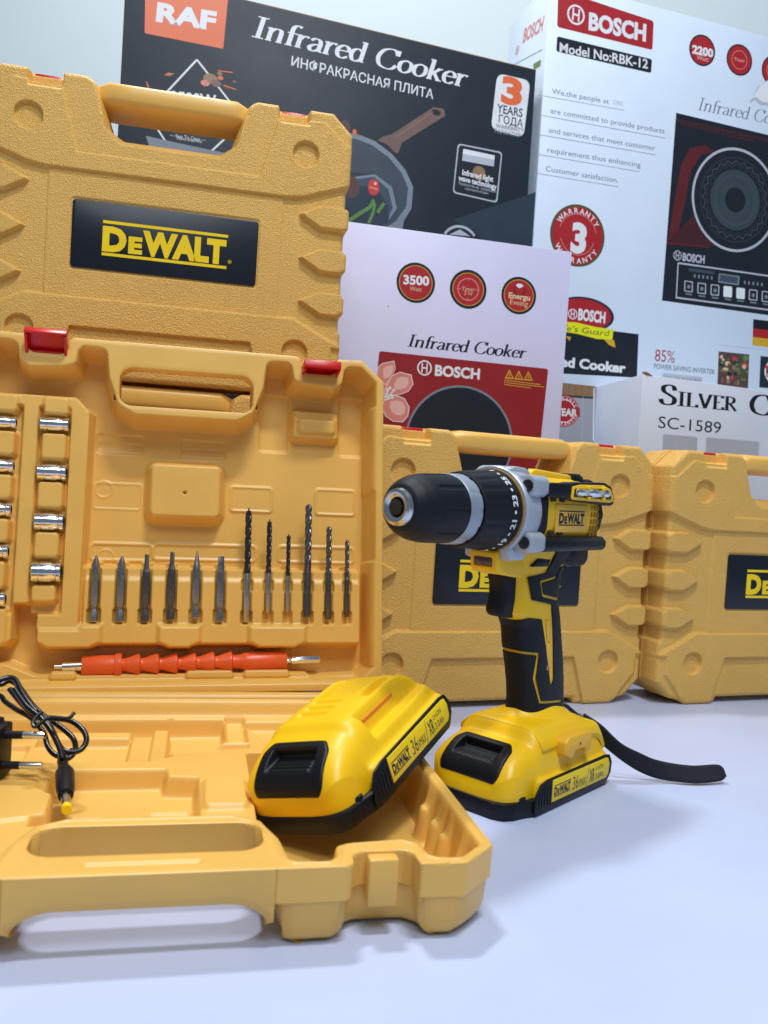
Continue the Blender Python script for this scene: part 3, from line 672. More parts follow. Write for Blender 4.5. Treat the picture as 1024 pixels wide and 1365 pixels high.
POSE_RAF = (-0.1164, 1.27, 0.79, 0.32, 0)
ART_RAF = [
('poly', [(108.2, -161.6), (352.9, -46.2), (358.0, -217.3), (59.6, -255.6)], 'slate2'),
('poly', [(137.8, -82.2), (104.3, -100.7), (43.0, -206.5), (128.6, -259.8), (346.5, -218.8), (257.0, -136.0)], 'slate3'),
('rpoly', [(-272.3, 134.9), (-158.8, 143.4), (-161.9, 69.2), (-270.0, 67.0)], 2.3, 'orange'),
('text', 'RAF', (-256.2, 87.6), (-174.6, 93.2), 25.33, 'white', 0.05, 0.12, None, None),
('text', 'Infrared Cooker', (-122.6, 95.3), (213.0, 91.5), 31.05, 'white', 0, 0.26, (0.05, 0.15), None),
('text', 'ИНФРАКРАСНАЯ ПЛИТА', (-62.9, 66.3), (161.1, 63.3), 14.52, 'white', 0.01, 0.0, None, None),
('rpoly', [(266.5, 125.0), (325.3, 125.3), (319.9, 33.7), (261.7, 36.2)], 13.14, 'white'),
('text', '3', (275.5, 82.9), (312.5, 82.9), 40.91, 'orange', 0.05, 0.0, None, None),
('text', 'YEARS', (270.1, 64.5), (315.3, 65.2), 13.84, 'slate', 0.015, 0.0, None, None),
('text', 'ГОДА', (274.2, 49.2), (317.2, 49.4), 12.63, 'slate', 0.01, 0.0, None, None),
('text', 'WARRANTY', (269.6, 40.3), (319.4, 41.7), 6.62, 'grey', 0.02, 0.0, None, None),
('text', 'ГАРАНТИЯ', (268.7, 32.1), (313.9, 32.6), 6.62, 'grey', 0.02, 0.0, None, None),
('rpoly', [(206.8, 4.0), (284.2, 4.2), (281.1, -77.1), (203.5, -73.8)], 6.52, 'lgrey'),
('rpoly', [(209.1, 1.8), (282.2, 1.8), (278.7, -74.8), (205.5, -71.5)], 5.81, 'navy'),
('poly', [(216.7, -2.8), (271.3, -3.5), (271.1, -21.0), (215.8, -21.4)], 'lgrey'),
('poly', [(216.7, -2.8), (271.3, -3.5), (271.0, -10.3), (216.5, -10.7)], 'white'),
('disc', (246.2, -36.0), 11.23, 'wood'),
('text', 'Infrared light', (217.3, -43.0), (271.3, -45.1), 8.52, 'white', 0.03, 0.0, None, None),
('text', 'wave technology', (211.5, -52.6), (278.1, -56.0), 8.52, 'white', 0.03, 0.0, None, None),
('text', 'Технология инфракрасной', (211.9, -59.2), (277.0, -61.6), 4.61, 'lgrey', 0.0, 0.0, None, None),
('text', 'световой волны', (224.0, -65.1), (263.9, -66.5), 3.91, 'lgrey', 0.0, 0.0, None, None),
('poly', [(-27.9, -16.3), (44.2, -12.7), (71.5, -17.8), (99.8, -31.8), (123.2, -52.2), (137.4, -75.7), (136.8, -108.4), (125.6, -129.7), (123.9, -146.2), (108.9, -171.2), (-17.4, -189.8)], 'rim'),
('poly', [(-27.4, -23.7), (42.0, -20.1), (67.9, -24.8), (94.6, -37.9), (116.6, -57.2), (129.2, -78.4), (128.3, -107.2), (113.2, -131.6), (80.5, -157.4), (-18.2, -177.3)], 'pan'),
('poly', [(-24.2, -78.0), (34.5, -70.9), (74.6, -65.8), (103.0, -81.5), (114.7, -112.0), (102.3, -134.6), (80.0, -149.7), (-18.7, -168.0)], 'slate2'),
('poly', [(35.0, -79.0), (74.7, -67.1), (103.0, -81.5), (113.3, -112.2), (100.9, -133.6), (102.4, -113.9), (91.6, -96.3), (75.8, -84.8), (35.5, -86.6)], 'rim'),
('poly', [(35.3, -82.8), (73.6, -71.1), (97.8, -86.3), (106.5, -113.3), (99.2, -128.7), (99.6, -113.1), (87.5, -97.0), (73.2, -86.6), (35.7, -90.3)], 'steelb'),
('poly', [(75.5, -15.8), (83.2, -9.2), (97.8, -2.6), (162.7, 51.2), (179.7, 52.0), (183.2, 42.2), (115.0, -12.3), (109.3, -30.1), (103.7, -28.6), (90.7, -19.4)], 'brown'),
('ell', (167.4, 43.7), 7.72, 4.51, 'navy'),
('line', [(104.9, -5.2), (119.3, 6.6)], 1.3, 'wood'),
('line', [(119.3, 7.2), (133.8, 19.0)], 1.3, 'wood'),
('line', [(133.8, 19.7), (148.4, 31.6)], 1.2, 'wood'),
('line', [(148.4, 32.2), (163.1, 44.2)], 1.3, 'wood'),
('ell', (73.9, -87.1), 8.91, 12.13, 'tomato'),
('line', [(67.2, -87.6), (80.9, -89.1)], 2.51, 'petal'),
('disc', (76.2, -80.9), 2.5, 'petal2'),
('line', [(37.7, -143.4), (51.7, -131.7), (69.8, -117.9), (75.8, -105.4)], 5.61, 'green'),
('line', [(69.3, -141.7), (75.7, -124.7), (77.5, -110.2)], 4.41, 'green'),
('line', [(82.4, -123.6), (92.3, -107.8)], 5.11, 'green'),
('ell', (39.2, -92.3), 12.63, 16.33, 'meat'),
('ell', (26.7, -74.1), 8.71, 9.31, 'meat'),
('ell', (23.8, -6.4), 8.02, 11.22, 'meat'),
('ell', (38.7, -9.9), 3.11, 3.71, 'orange'),
('ell', (44.3, -14.0), 1.9, 1.9, 'tomato'),
('ring', (221.5, -154.7), 29.07, 33.08, 'lgrey', 40, 150, 0, 0),
('poly', [(202.2, -138.9), (219.7, -128.3), (238.5, -136.1)], 'lgrey'),
('line', [(-197.5, 46.3), (-261.1, -40.9)], 2.6, 'white'),
('line', [(-261.1, -40.9), (-203.1, -114.9)], 2.5, 'white'),
('line', [(-203.1, -114.9), (-126.0, -25.0)], 2.61, 'white'),
('line', [(-126.0, -25.0), (-197.5, 46.3)], 2.61, 'white'),
('text', '3500W', (-229.3, -20.5), (-166.4, -14.1), 17.22, 'white', 0.03, 0, None, None),
('text', 'Infrared cooker', (-235.6, -54.2), (-154.0, -51.2), 10.51, 'white', 0.04, 0.15, None, None),
('text', '— Easy To Clean —', (-228.9, -67.2), (-179.2, -65.2), 5.0, 'white', 0, 0, None, None),
('text', 'Легко очистить', (-219.2, -69.5), (-184.1, -68.2), 4.0, 'white', 0, 0, None, None),
('poly', [(-261.5, -72.3), (-200.2, -74.7), (-137.9, -76.4), (-157.4, -103.3), (-249.1, -101.5)], 'grey'),
('ell', (-177.3, 23.9), 10.21, 7.11, 'wood'),
('ell', (-169.3, 18.9), 7.11, 5.0, 'brown'),
('ell', (-184.6, 16.2), 6.11, 4.3, 'petal'),
('ell', (-163.5, 27.8), 4.11, 2.91, 'orange'),
('ell', (-153.5, 15.4), 3.11, 2.1, 'wine'),
('ell', (-164.9, 33.7), 3.61, 2.5, 'wood'),
('ell', (-234.3, 18.1), 3.51, 2.51, 'wood'),
('ell', (-261.5, -3.7), 3.0, 2.1, 'wine'),
('ell', (-143.7, 26.8), 2.5, 1.8, 'brown'),
('ell', (-248.0, -25.2), 2.51, 1.8, 'wood'),
('line', [(-158.9, 18.4), (-140.4, 16.0)], 1.6, 'orange'),
('line', [(-167.7, 37.3), (-147.0, 39.0)], 1.5, 'orange'),
('line', [(-240.2, 15.9), (-227.9, 20.5)], 1.5, 'orange'),
('line', [(-264.2, 1.8), (-259.7, -9.9)], 1.5, 'orange'),
]
POSE_LILAC = (0.0943, 1.16, 0.4911, 0.235, 0)
ART_LILAC = [
('disc', (-72.4, 35.6), 27.06, 'navy'),
('disc', (-72.4, 35.6), 23.55, 'gold'),
('disc', (-72.4, 35.6), 22.55, 'red'),
('disc', (2.3, 35.3), 26.56, 'navy'),
('disc', (2.3, 35.3), 22.65, 'gold'),
('disc', (2.3, 35.3), 21.65, 'red'),
('disc', (76.6, 35.1), 25.87, 'navy'),
('disc', (76.6, 35.1), 22.26, 'gold'),
('disc', (76.6, 35.1), 21.25, 'red'),
('text', '3500', (-89.8, 32.3), (-53.6, 34.2), 12.23, 'white', 0.04, 0.0, None, None),
('text', 'Watt', (-80.2, 24.0), (-63.6, 24.6), 6.41, 'cream', 0.0, 0.0, None, None),
('ring', (2.3, 35.3), 14.13, 15.43, 'petal', 0, 360, 0, 0),
('text', 'Timer', (-6.9, 32.6), (11.9, 33.4), 5.91, 'cream', 0.0, 0.0, None, None),
('text', '3 hr', (-3.0, 27.1), (9.5, 27.9), 5.91, 'cream', 0.0, 0.0, None, None),
('line', [(-13.6, 34.5), (-7.8, 34.8)], 1.0, 'petal'),
('line', [(12.5, 35.8), (18.8, 36.2)], 1.0, 'petal'),
('line', [(2.0, 50.8), (1.9, 46.8)], 0.91, 'petal'),
('line', [(2.4, 23.8), (2.4, 19.2)], 1.0, 'petal'),
('ring', (77.1, 42.8), 6.62, 8.62, 'wine', 150, 395, 0, 0),
('poly', [(70.9, 48.8), (74.3, 51.5), (79.7, 51.5), (82.8, 48.8), (76.6, 45.1)], 'white'),
('text', 'Energu', (61.4, 30.7), (93.6, 30.2), 7.62, 'cream', 0.04, 0.0, None, None),
('text', 'Eveing', (64.2, 22.0), (90.6, 21.2), 7.62, 'cream', 0.0, 0.0, None, None),
('text', 'Infrared Cooker', (-79.1, -50.6), (91.8, -50.7), 16.83, 'black', 0, 0.26, (0.05, 0.15), None),
('rpoly', [(-117.1, -60.5), (128.0, -61.9), (118.3, -292.8), (-127.2, -288.1)], 3.91, 'dred'),
('disc', (4.0, -174.4), 78.28, 'grey'),
('disc', (4.0, -174.4), 75.27, 'navy'),
('disc', (-108.0, -114.8), 14.93, 'petal'),
('poly', [(-118.4, -82.6), (-112.1, -76.2), (-95.6, -71.4), (-93.3, -81.9), (-98.4, -96.4), (-105.3, -104.1), (-117.0, -105.2)], 'white'),
('poly', [(-117.6, -83.0), (-111.7, -76.9), (-96.2, -72.4), (-94.0, -82.3), (-98.8, -95.9), (-105.3, -103.2), (-116.3, -104.1)], 'petal'),
('poly', [(-110.1, -83.6), (-106.7, -80.1), (-97.6, -77.5), (-96.3, -83.2), (-99.1, -91.2), (-102.9, -95.5), (-109.3, -96.0)], 'petal2'),
('poly', [(-105.1, -107.4), (-98.7, -92.2), (-87.0, -85.6), (-70.5, -88.0), (-67.0, -100.8), (-73.1, -111.1), (-87.6, -117.6), (-102.7, -118.5)], 'white'),
('poly', [(-104.0, -107.1), (-97.9, -92.8), (-86.9, -86.6), (-71.5, -88.9), (-68.1, -100.9), (-73.9, -110.6), (-87.5, -116.7), (-101.7, -117.6)], 'petal'),
('poly', [(-94.1, -103.7), (-90.6, -95.3), (-84.1, -91.7), (-75.1, -93.1), (-73.2, -100.1), (-76.5, -105.8), (-84.5, -109.3), (-92.8, -109.9)], 'petal2'),
('poly', [(-107.6, -121.2), (-92.7, -116.7), (-77.9, -120.7), (-70.4, -132.2), (-71.6, -144.4), (-78.5, -153.1), (-92.1, -153.2), (-103.3, -146.9), (-110.0, -135.4)], 'white'),
('poly', [(-106.5, -122.1), (-92.5, -117.9), (-78.6, -121.6), (-71.5, -132.4), (-72.7, -143.9), (-79.2, -152.1), (-91.9, -152.2), (-102.4, -146.3), (-108.8, -135.4)], 'petal'),
('poly', [(-96.8, -126.3), (-88.6, -123.9), (-80.5, -126.1), (-76.3, -132.4), (-77.0, -139.1), (-80.8, -143.9), (-88.3, -143.9), (-94.4, -140.5), (-98.2, -134.1)], 'petal2'),
('poly', [(-125.2, -105.9), (-108.4, -107.7), (-104.5, -117.1), (-107.0, -130.3), (-123.4, -134.9)], 'white'),
('poly', [(-124.6, -106.7), (-108.8, -108.3), (-105.0, -117.2), (-107.4, -129.6), (-122.8, -133.9)], 'petal'),
('poly', [(-117.5, -110.3), (-108.2, -111.3), (-106.1, -116.5), (-107.4, -123.8), (-116.5, -126.3)], 'petal2'),
('line', [(-105.8, -122.1), (-100.0, -108.5)], 2.01, 'white'),
('line', [(-102.4, -123.4), (-94.1, -111.3)], 1.9, 'white'),
('line', [(-105.6, -125.3), (-95.8, -121.2)], 2.01, 'white'),
('disc', (-99.3, -108.5), 2.0, 'white'),
('disc', (-93.8, -110.9), 1.9, 'white'),
('disc', (-95.2, -120.8), 1.9, 'white'),
('disc', (-103.2, -111.1), 1.9, 'white'),
('mr', (-52.8, -77.2), 10.42, 'white'),
('text', 'BOSCH', (-37.8, -85.7), (27.1, -85.2), 14.43, 'white', 0.04, 0.0, None, None),
('poly', [(63.9, -81.2), (69.8, -67.9), (77.6, -80.7)], 'gold'),
('poly', [(66.3, -79.3), (70.1, -71.3), (75.0, -79.2)], 'dred'),
('line', [(70.3, -73.9), (70.6, -78.6)], 1.3, 'gold'),
('poly', [(78.0, -81.3), (83.9, -68.0), (91.7, -80.8)], 'gold'),
('poly', [(80.4, -79.4), (84.2, -71.3), (89.1, -79.3)], 'dred'),
('line', [(84.4, -74.0), (84.7, -78.7)], 1.3, 'gold'),
('poly', [(92.1, -81.1), (98.1, -67.7), (105.9, -80.5)], 'gold'),
('poly', [(94.5, -79.2), (98.3, -71.0), (103.2, -79.1)], 'dred'),
('line', [(98.5, -73.7), (98.8, -78.4)], 1.3, 'gold'),
('line', [(63.4, -83.3), (117.9, -84.9)], 1.0, 'gold'),
('line', [(63.6, -86.3), (123.7, -87.9)], 1.0, 'gold'),
('line', [(63.8, -89.3), (103.7, -90.9)], 1.0, 'gold'),
('disc', (-108.6, -0.2), 1.0, 'grey'),
]
POSE_BOSCH = (0.2246, 1.38, 0.6893, 0.3, 0)
ART_BOSCH = [
('rpoly', [(4.2, 377.8), (184.7, 367.0), (186.1, 319.3), (7.0, 318.6)], 5.11, 'red'),
('mr', (39.2, 345.2), 16.05, 'white'),
('text', 'BOSCH', (63.7, 327.7), (172.2, 331.6), 27.29, 'white', 0.045, 0.0, None, None),
('rpoly', [(8.1, 304.2), (186.7, 304.2), (186.7, 281.2), (8.1, 280.0)], 4.12, 'navy'),
('text', 'Model No:RBK-12', (14.0, 280.7), (179.8, 287.4), 15.65, 'white', 0.02, 0.0, None, None),
('text', 'We,the people at', (5.5, 212.1), (110.9, 215.3), 8.83, 'ink', 0.0, 0.0, None, None),
('line', [(-9.5, 205.5), (140.8, 210.7)], 0.8, 'ink'),
('text', 'are committed to provide products', (4.9, 180.8), (220.6, 187.0), 8.93, 'ink', 0.0, 0.0, None, None),
('line', [(-10.1, 174.3), (222.5, 179.6)], 0.91, 'ink'),
('text', 'and serivces that meet customer', (4.3, 149.5), (204.9, 155.5), 8.93, 'ink', 0.0, 0.0, None, None),
('line', [(-10.7, 143.1), (206.8, 148.7)], 0.91, 'ink'),
('text', 'requirement thus enhancing', (4.3, 117.8), (179.2, 123.0), 8.93, 'ink', 0.0, 0.0, None, None),
('line', [(-10.7, 111.5), (177.9, 115.6)], 0.81, 'ink'),
('text', 'Customer satisfaction.', (3.6, 87.5), (138.5, 90.5), 8.93, 'ink', 0.0, 0.0, None, None),
('line', [(-11.4, 81.3), (139.0, 84.0)], 0.81, 'ink'),
('text', 'SIRE', (118.3, 216.7), (137.7, 217.1), 7.42, 'lgrey', 0.0, 0.0, None, None),
('disc', (69.5, -7.0), 50.75, 'dgreen'),
('disc', (69.5, -7.0), 47.04, 'red'),
('ring', (69.5, -7.0), 34.2, 35.3, 'petal', 15, 165, 0, 0),
('ring', (69.5, -7.0), 30.99, 32.09, 'petal', 195, 345, 0, 0),
('text', '3', (57.4, -32.5), (85.8, -33.4), 46.94, 'white', 0.05, 0.0, None, None),
('arc', 'WARRANTY', (69.5, -7.0), 36.31, 90, 125, 9.03, 'white', False),
('arc', 'WARRANTY', (69.5, -7.0), 36.31, -90, 125, 9.03, 'white', True),
('disc', (283.7, 339.2), 26.3, 'navy'),
('disc', (283.7, 339.2), 23.49, 'red'),
('disc', (360.7, 338.8), 26.81, 'navy'),
('disc', (360.7, 338.8), 23.99, 'red'),
('disc', (435.6, 334.7), 27.22, 'navy'),
('disc', (435.6, 334.7), 24.31, 'red'),
('text', '2200', (263.7, 331.1), (306.6, 332.2), 13.65, 'white', 0.05, 0.0, None, None),
('text', 'Watt', (273.8, 322.1), (297.9, 322.6), 8.23, 'petal2', 0.0, 0.0, None, None),
('ring', (360.7, 338.8), 15.06, 16.16, 'petal', 0, 360, 0, 0),
('text', 'Timer', (350.0, 335.5), (372.0, 336.6), 6.13, 'petal2', 0.0, 0.0, None, None),
('ring', (435.6, 334.7), 15.26, 16.47, 'petal', 0, 360, 0, 0),
('text', 'Infrared Cooker', (282.4, 238.5), (491.8, 243.6), 22.08, 'ink', 0, 0.26, (0.03, 0.09), None),
('poly', [(240.9, 225.7), (669.3, 219.2), (700.9, -90.0), (239.5, -92.7)], 'navy'),
('poly', [(242.3, 6.9), (250.4, 83.7), (258.7, 140.9), (272.8, 171.3), (302.1, 182.1), (323.2, 174.5), (296.9, 164.3), (278.1, 133.0), (271.0, 75.7), (261.6, 29.4)], 'wine'),
('poly', [(241.3, 2.9), (267.7, 35.9), (298.5, 68.7), (350.6, 19.6), (324.1, 9.0)], 'wine2'),
('line', [(241.1, 5.1), (283.4, 8.9), (324.0, 10.1)], 3.31, 'wine'),
('poly', [(242.4, 216.0), (592.7, 215.6), (593.3, 209.7), (242.7, 212.7)], 'wine2'),
('text', 'INFRARED COOKER', (253.1, 206.8), (403.6, 204.6), 5.52, 'wine', 0.0, 0.0, None, None),
('disc', (373.3, 99.2), 89.87, 'lgrey'),
('disc', (373.3, 99.2), 85.35, 'navy'),
('ring', (373.3, 99.2), 71.79, 72.89, 'hob', 0, 360, 0, 0),
('ring', (373.3, 99.2), 63.85, 65.57, 'hobr', 0, 360, 0.05, 24),
('ring', (373.3, 99.2), 57.73, 58.84, 'hob', 0, 360, 0.05, 24),
('disc', (373.3, 99.2), 52.01, 'hob'),
('ring', (373.3, 99.2), 41.87, 42.98, 'hobr', 0, 360, 0, 0),
('ring', (373.3, 99.2), 33.94, 35.05, 'slate2', 0, 360, 0, 0),
('disc', (373.3, 99.2), 21.48, 'navy'),
('mr', (263.9, -12.5), 8.44, 'lgrey'),
('text', 'BOSCH', (274.5, -19.5), (319.6, -18.4), 13.45, 'lgrey', 0.04, 0.0, None, None),
('line', [(266.3, -25.1), (616.0, -19.7)], 2.82, 'lgrey'),
('line', [(268.0, -84.1), (618.1, -80.0)], 2.82, 'lgrey'),
('line', [(266.2, -24.6), (267.4, -85.3)], 2.31, 'lgrey'),
('rpoly', [(281.4, -53.0), (298.8, -52.5), (299.8, -71.1), (282.3, -71.6)], 2.21, 'lgrey'),
('rpoly', [(283.5, -54.4), (297.0, -54.4), (297.6, -69.7), (284.1, -69.7)], 1.6, 'navy'),
('disc', (290.9, -62.6), 3.41, 'grey'),
('line', [(285.3, -75.2), (298.8, -75.2)], 2.31, 'grey'),
('rpoly', [(308.3, -52.9), (326.0, -52.4), (327.0, -71.1), (309.3, -71.6)], 2.2, 'lgrey'),
('rpoly', [(310.5, -54.4), (324.1, -54.3), (324.8, -69.6), (311.2, -69.7)], 1.7, 'navy'),
('disc', (318.0, -62.5), 3.41, 'grey'),
('line', [(312.3, -75.2), (326.0, -75.2)], 2.31, 'grey'),
('rpoly', [(335.6, -52.3), (353.4, -51.7), (354.4, -70.5), (336.5, -71.0)], 2.31, 'lgrey'),
('rpoly', [(337.8, -53.7), (351.5, -53.6), (352.2, -69.1), (338.4, -69.1)], 1.71, 'navy'),
('disc', (345.4, -61.9), 3.41, 'grey'),
('line', [(339.6, -74.7), (353.4, -74.7)], 2.31, 'grey'),
('rpoly', [(362.4, -51.7), (380.5, -51.1), (381.5, -70.0), (363.4, -70.5)], 2.31, 'white'),
('line', [(366.5, -74.2), (380.5, -74.2)], 2.31, 'grey'),
('rpoly', [(389.6, -51.1), (407.8, -50.5), (408.8, -69.5), (390.6, -70.1)], 2.31, 'white'),
('line', [(393.7, -73.7), (407.8, -73.7)], 2.31, 'grey'),
('rpoly', [(416.3, -50.6), (434.8, -50.0), (435.8, -69.1), (417.3, -69.6)], 2.31, 'lgrey'),
('rpoly', [(418.6, -52.0), (432.8, -52.0), (433.5, -67.6), (419.3, -67.7)], 1.71, 'navy'),
('disc', (426.4, -60.4), 3.51, 'grey'),
('line', [(420.5, -73.3), (434.8, -73.3)], 2.31, 'grey'),
('rpoly', [(444.1, -50.0), (462.7, -49.4), (463.8, -68.6), (445.1, -69.1)], 2.32, 'lgrey'),
('rpoly', [(446.3, -51.4), (460.7, -51.4), (461.5, -67.1), (447.1, -67.1)], 1.7, 'navy'),
('disc', (454.3, -59.8), 3.51, 'grey'),
('line', [(448.3, -72.8), (462.7, -72.9)], 2.31, 'grey'),
('rpoly', [(471.4, -49.4), (490.2, -48.8), (491.3, -68.2), (472.4, -68.7)], 2.31, 'lgrey'),
('rpoly', [(473.7, -50.9), (488.2, -50.9), (489.0, -66.7), (474.4, -66.7)], 1.71, 'navy'),
('disc', (481.7, -59.3), 3.51, 'grey'),
('line', [(475.7, -72.5), (490.2, -72.5)], 2.41, 'grey'),
('rpoly', [(350.9, -31.3), (394.8, -30.7), (394.1, -47.0), (350.3, -47.5)], 1.7, 'grey'),
('rpoly', [(353.9, -33.2), (391.5, -32.9), (391.1, -44.5), (352.8, -44.9)], 1.1, 'steelb'),
('line', [(301.1, -39.7), (301.6, -45.3)], 3.41, 'grey'),
('line', [(405.9, -37.4), (406.5, -43.1)], 3.51, 'grey'),
('line', [(309.9, -39.4), (310.4, -45.0)], 3.41, 'grey'),
('line', [(415.1, -37.1), (415.6, -42.8)], 3.51, 'grey'),
('line', [(318.7, -39.0), (319.2, -44.7)], 3.31, 'grey'),
('line', [(424.3, -36.7), (424.8, -42.5)], 3.41, 'grey'),
('line', [(327.5, -38.7), (328.0, -44.4)], 3.41, 'grey'),
('line', [(433.5, -36.4), (434.0, -42.2)], 3.41, 'grey'),
('line', [(336.4, -38.4), (336.9, -44.1)], 3.41, 'grey'),
('line', [(442.8, -36.1), (443.3, -41.9)], 3.51, 'grey'),
('line', [(288.4, -33.4), (341.4, -32.0)], 5.02, 'steelb'),
('poly', [(430.2, -101.9), (511.2, -100.8), (511.3, -117.4), (431.0, -118.2)], 'black'),
('poly', [(431.0, -118.2), (511.3, -117.4), (512.0, -132.8), (431.7, -133.4)], 'red'),
('poly', [(431.7, -133.4), (512.0, -132.8), (512.8, -148.2), (432.3, -147.9)], 'gold'),
('line', [(362.6, -155.4), (479.6, -152.9)], 1.1, 'lgrey'),
('text', '85%', (233.6, -196.4), (273.4, -195.8), 21.27, 'red', 0.0, 0.0, None, None),
('text', 'POWER SAVING INVERTER', (232.8, -209.5), (357.5, -207.4), 9.04, 'ink', 0.01, 0.0, None, None),
('rpoly', [(250.5, -215.6), (333.3, -214.4), (332.4, -227.2), (250.2, -228.1)], 3.31, 'lgrey'),
('text', 'CAN COK IN ANY POT', (255.3, -225.9), (329.5, -225.1), 6.73, 'ink', 0.0, 0.0, None, None),
('poly', [(362.2, -166.5), (427.4, -165.0), (430.1, -225.8), (364.7, -226.4)], 'meat'),
('ell', (381.4, -177.5), 3.91, 2.21, 'wood'),
('ell', (371.8, -199.7), 3.51, 4.62, 'brown'),
('ell', (382.5, -198.0), 3.41, 2.21, 'wood'),
('ell', (386.3, -217.0), 2.41, 3.51, 'cream'),
('ell', (412.1, -178.6), 3.51, 3.51, 'meat'),
('ell', (375.6, -202.0), 5.02, 3.21, 'tomato'),
('ell', (382.8, -185.8), 6.13, 4.12, 'cream'),
('ell', (370.0, -187.6), 5.12, 2.61, 'green'),
('ell', (393.0, -200.0), 4.11, 2.21, 'cream'),
('ell', (385.6, -210.2), 2.71, 3.11, 'cream'),
('ell', (398.9, -201.7), 5.12, 2.11, 'green'),
('ell', (375.8, -216.6), 4.82, 3.01, 'tomato'),
('ell', (390.5, -207.3), 3.61, 3.41, 'meat'),
('ell', (374.1, -176.3), 3.31, 4.02, 'green'),
('ell', (378.8, -217.4), 3.51, 1.9, 'meat'),
('ell', (409.5, -212.6), 6.22, 3.91, 'meat'),
('ell', (370.6, -187.4), 6.22, 3.91, 'navy'),
('ell', (418.3, -210.5), 5.12, 2.01, 'green'),
('ell', (417.6, -182.8), 3.31, 3.51, 'tomato'),
('ell', (386.1, -172.5), 2.51, 2.21, 'meat'),
('ell', (424.4, -195.5), 4.12, 2.31, 'green'),
('ell', (374.7, -176.2), 5.22, 3.41, 'tomato'),
('ell', (403.2, -196.4), 4.63, 2.62, 'brown'),
('ell', (377.1, -198.2), 5.41, 2.91, 'green'),
('ell', (394.9, -182.7), 4.01, 1.8, 'navy'),
('ell', (394.8, -202.1), 4.01, 2.41, 'green'),
('ell', (371.2, -185.7), 3.21, 2.31, 'green'),
('ell', (391.8, -184.0), 3.62, 4.32, 'meat'),
('ell', (402.8, -217.7), 3.91, 4.32, 'brown'),
('ell', (395.2, -175.6), 3.21, 4.32, 'tomato'),
('ell', (389.1, -203.1), 5.52, 3.61, 'navy'),
('ell', (399.4, -202.0), 5.12, 2.51, 'navy'),
('ell', (420.0, -172.1), 6.23, 4.52, 'green'),
('ell', (374.6, -216.1), 2.92, 4.62, 'brown'),
('ell', (418.0, -201.8), 4.22, 3.11, 'navy'),
('ell', (419.1, -179.1), 2.31, 4.42, 'brown'),
('ell', (402.1, -182.7), 3.91, 3.91, 'navy'),
('ell', (417.8, -195.2), 5.92, 2.31, 'meat'),
('ell', (414.7, -196.1), 5.52, 4.42, 'dgreen'),
('ell', (370.0, -175.4), 4.72, 3.11, 'cream'),
('ell', (401.5, -177.1), 3.81, 3.92, 'brown'),
('ell', (385.7, -188.7), 2.61, 4.52, 'dgreen'),
('ell', (392.1, -209.1), 3.61, 2.51, 'dgreen'),
('ell', (416.0, -188.2), 2.72, 4.42, 'meat'),
('ell', (397.6, -191.6), 5.82, 4.01, 'wood'),
('ell', (406.0, -215.1), 4.92, 4.52, 'dgreen'),
('ell', (394.3, -209.4), 3.01, 4.31, 'tomato'),
('ell', (407.6, -185.5), 5.82, 2.51, 'brown'),
('ell', (406.4, -170.2), 3.51, 3.31, 'dgreen'),
('ell', (413.1, -198.1), 4.52, 3.31, 'navy'),
('ell', (415.3, -186.1), 5.41, 4.62, 'brown'),
('ell', (407.2, -199.1), 3.61, 4.42, 'dgreen'),
('ell', (412.7, -196.5), 6.12, 3.21, 'dgreen'),
('ell', (403.1, -191.5), 2.92, 4.02, 'meat'),
('ell', (422.8, -184.6), 4.12, 3.52, 'tomato'),
('ell', (387.6, -216.8), 3.21, 4.12, 'wood'),
('ell', (375.2, -203.9), 5.92, 2.61, 'meat'),
('ell', (387.1, -186.3), 2.41, 1.81, 'wood'),
('ell', (414.8, -207.8), 6.23, 2.21, 'dgreen'),
('ell', (408.0, -217.3), 2.61, 4.42, 'wood'),
('ell', (379.6, -195.6), 5.92, 2.41, 'cream'),
('ell', (417.1, -201.9), 5.93, 2.52, 'dgreen'),
('ell', (407.4, -184.7), 3.31, 2.72, 'dgreen'),
('ell', (418.3, -187.9), 3.91, 4.12, 'cream'),
('ell', (394.3, -199.3), 3.31, 4.32, 'dgreen'),
('ell', (408.1, -199.2), 3.81, 4.52, 'brown'),
('ell', (377.0, -176.3), 6.32, 4.62, 'meat'),
('ell', (402.0, -185.4), 2.71, 2.51, 'green'),
('ell', (404.7, -193.0), 4.83, 2.01, 'green'),
('ell', (372.7, -179.8), 2.52, 2.92, 'cream'),
('poly', [(451.8, -165.2), (554.3, -163.6), (556.8, -220.5), (454.0, -221.0)], 'slate'),
('ell', (499.1, -190.0), 36.56, 26.01, 'white'),
('ell', (499.1, -190.0), 33.05, 22.4, 'meat'),
('ell', (467.7, -183.8), 4.73, 3.52, 'tomato'),
('ell', (481.7, -206.6), 4.72, 3.51, 'tomato'),
('ell', (473.6, -176.9), 4.72, 3.51, 'petal'),
('ell', (506.5, -193.3), 4.83, 3.62, 'red'),
('ell', (514.3, -193.3), 4.72, 3.51, 'red'),
('ell', (524.0, -194.6), 4.72, 3.61, 'petal'),
('ell', (512.1, -195.9), 4.72, 3.61, 'red'),
('ell', (498.1, -177.6), 4.73, 3.52, 'petal'),
('ell', (496.6, -174.8), 4.72, 3.51, 'red'),
('ell', (478.9, -204.8), 4.73, 3.52, 'wine'),
('ell', (500.8, -182.5), 4.73, 3.62, 'wine'),
('ell', (487.7, -186.7), 4.72, 3.61, 'wine'),
('ell', (529.2, -178.8), 4.73, 3.62, 'tomato'),
('ell', (487.5, -200.6), 4.83, 3.62, 'tomato'),
('ell', (478.3, -203.5), 4.72, 3.61, 'tomato'),
('ell', (482.1, -193.0), 4.72, 3.61, 'wine'),
('ell', (525.5, -188.0), 4.82, 3.61, 'wine'),
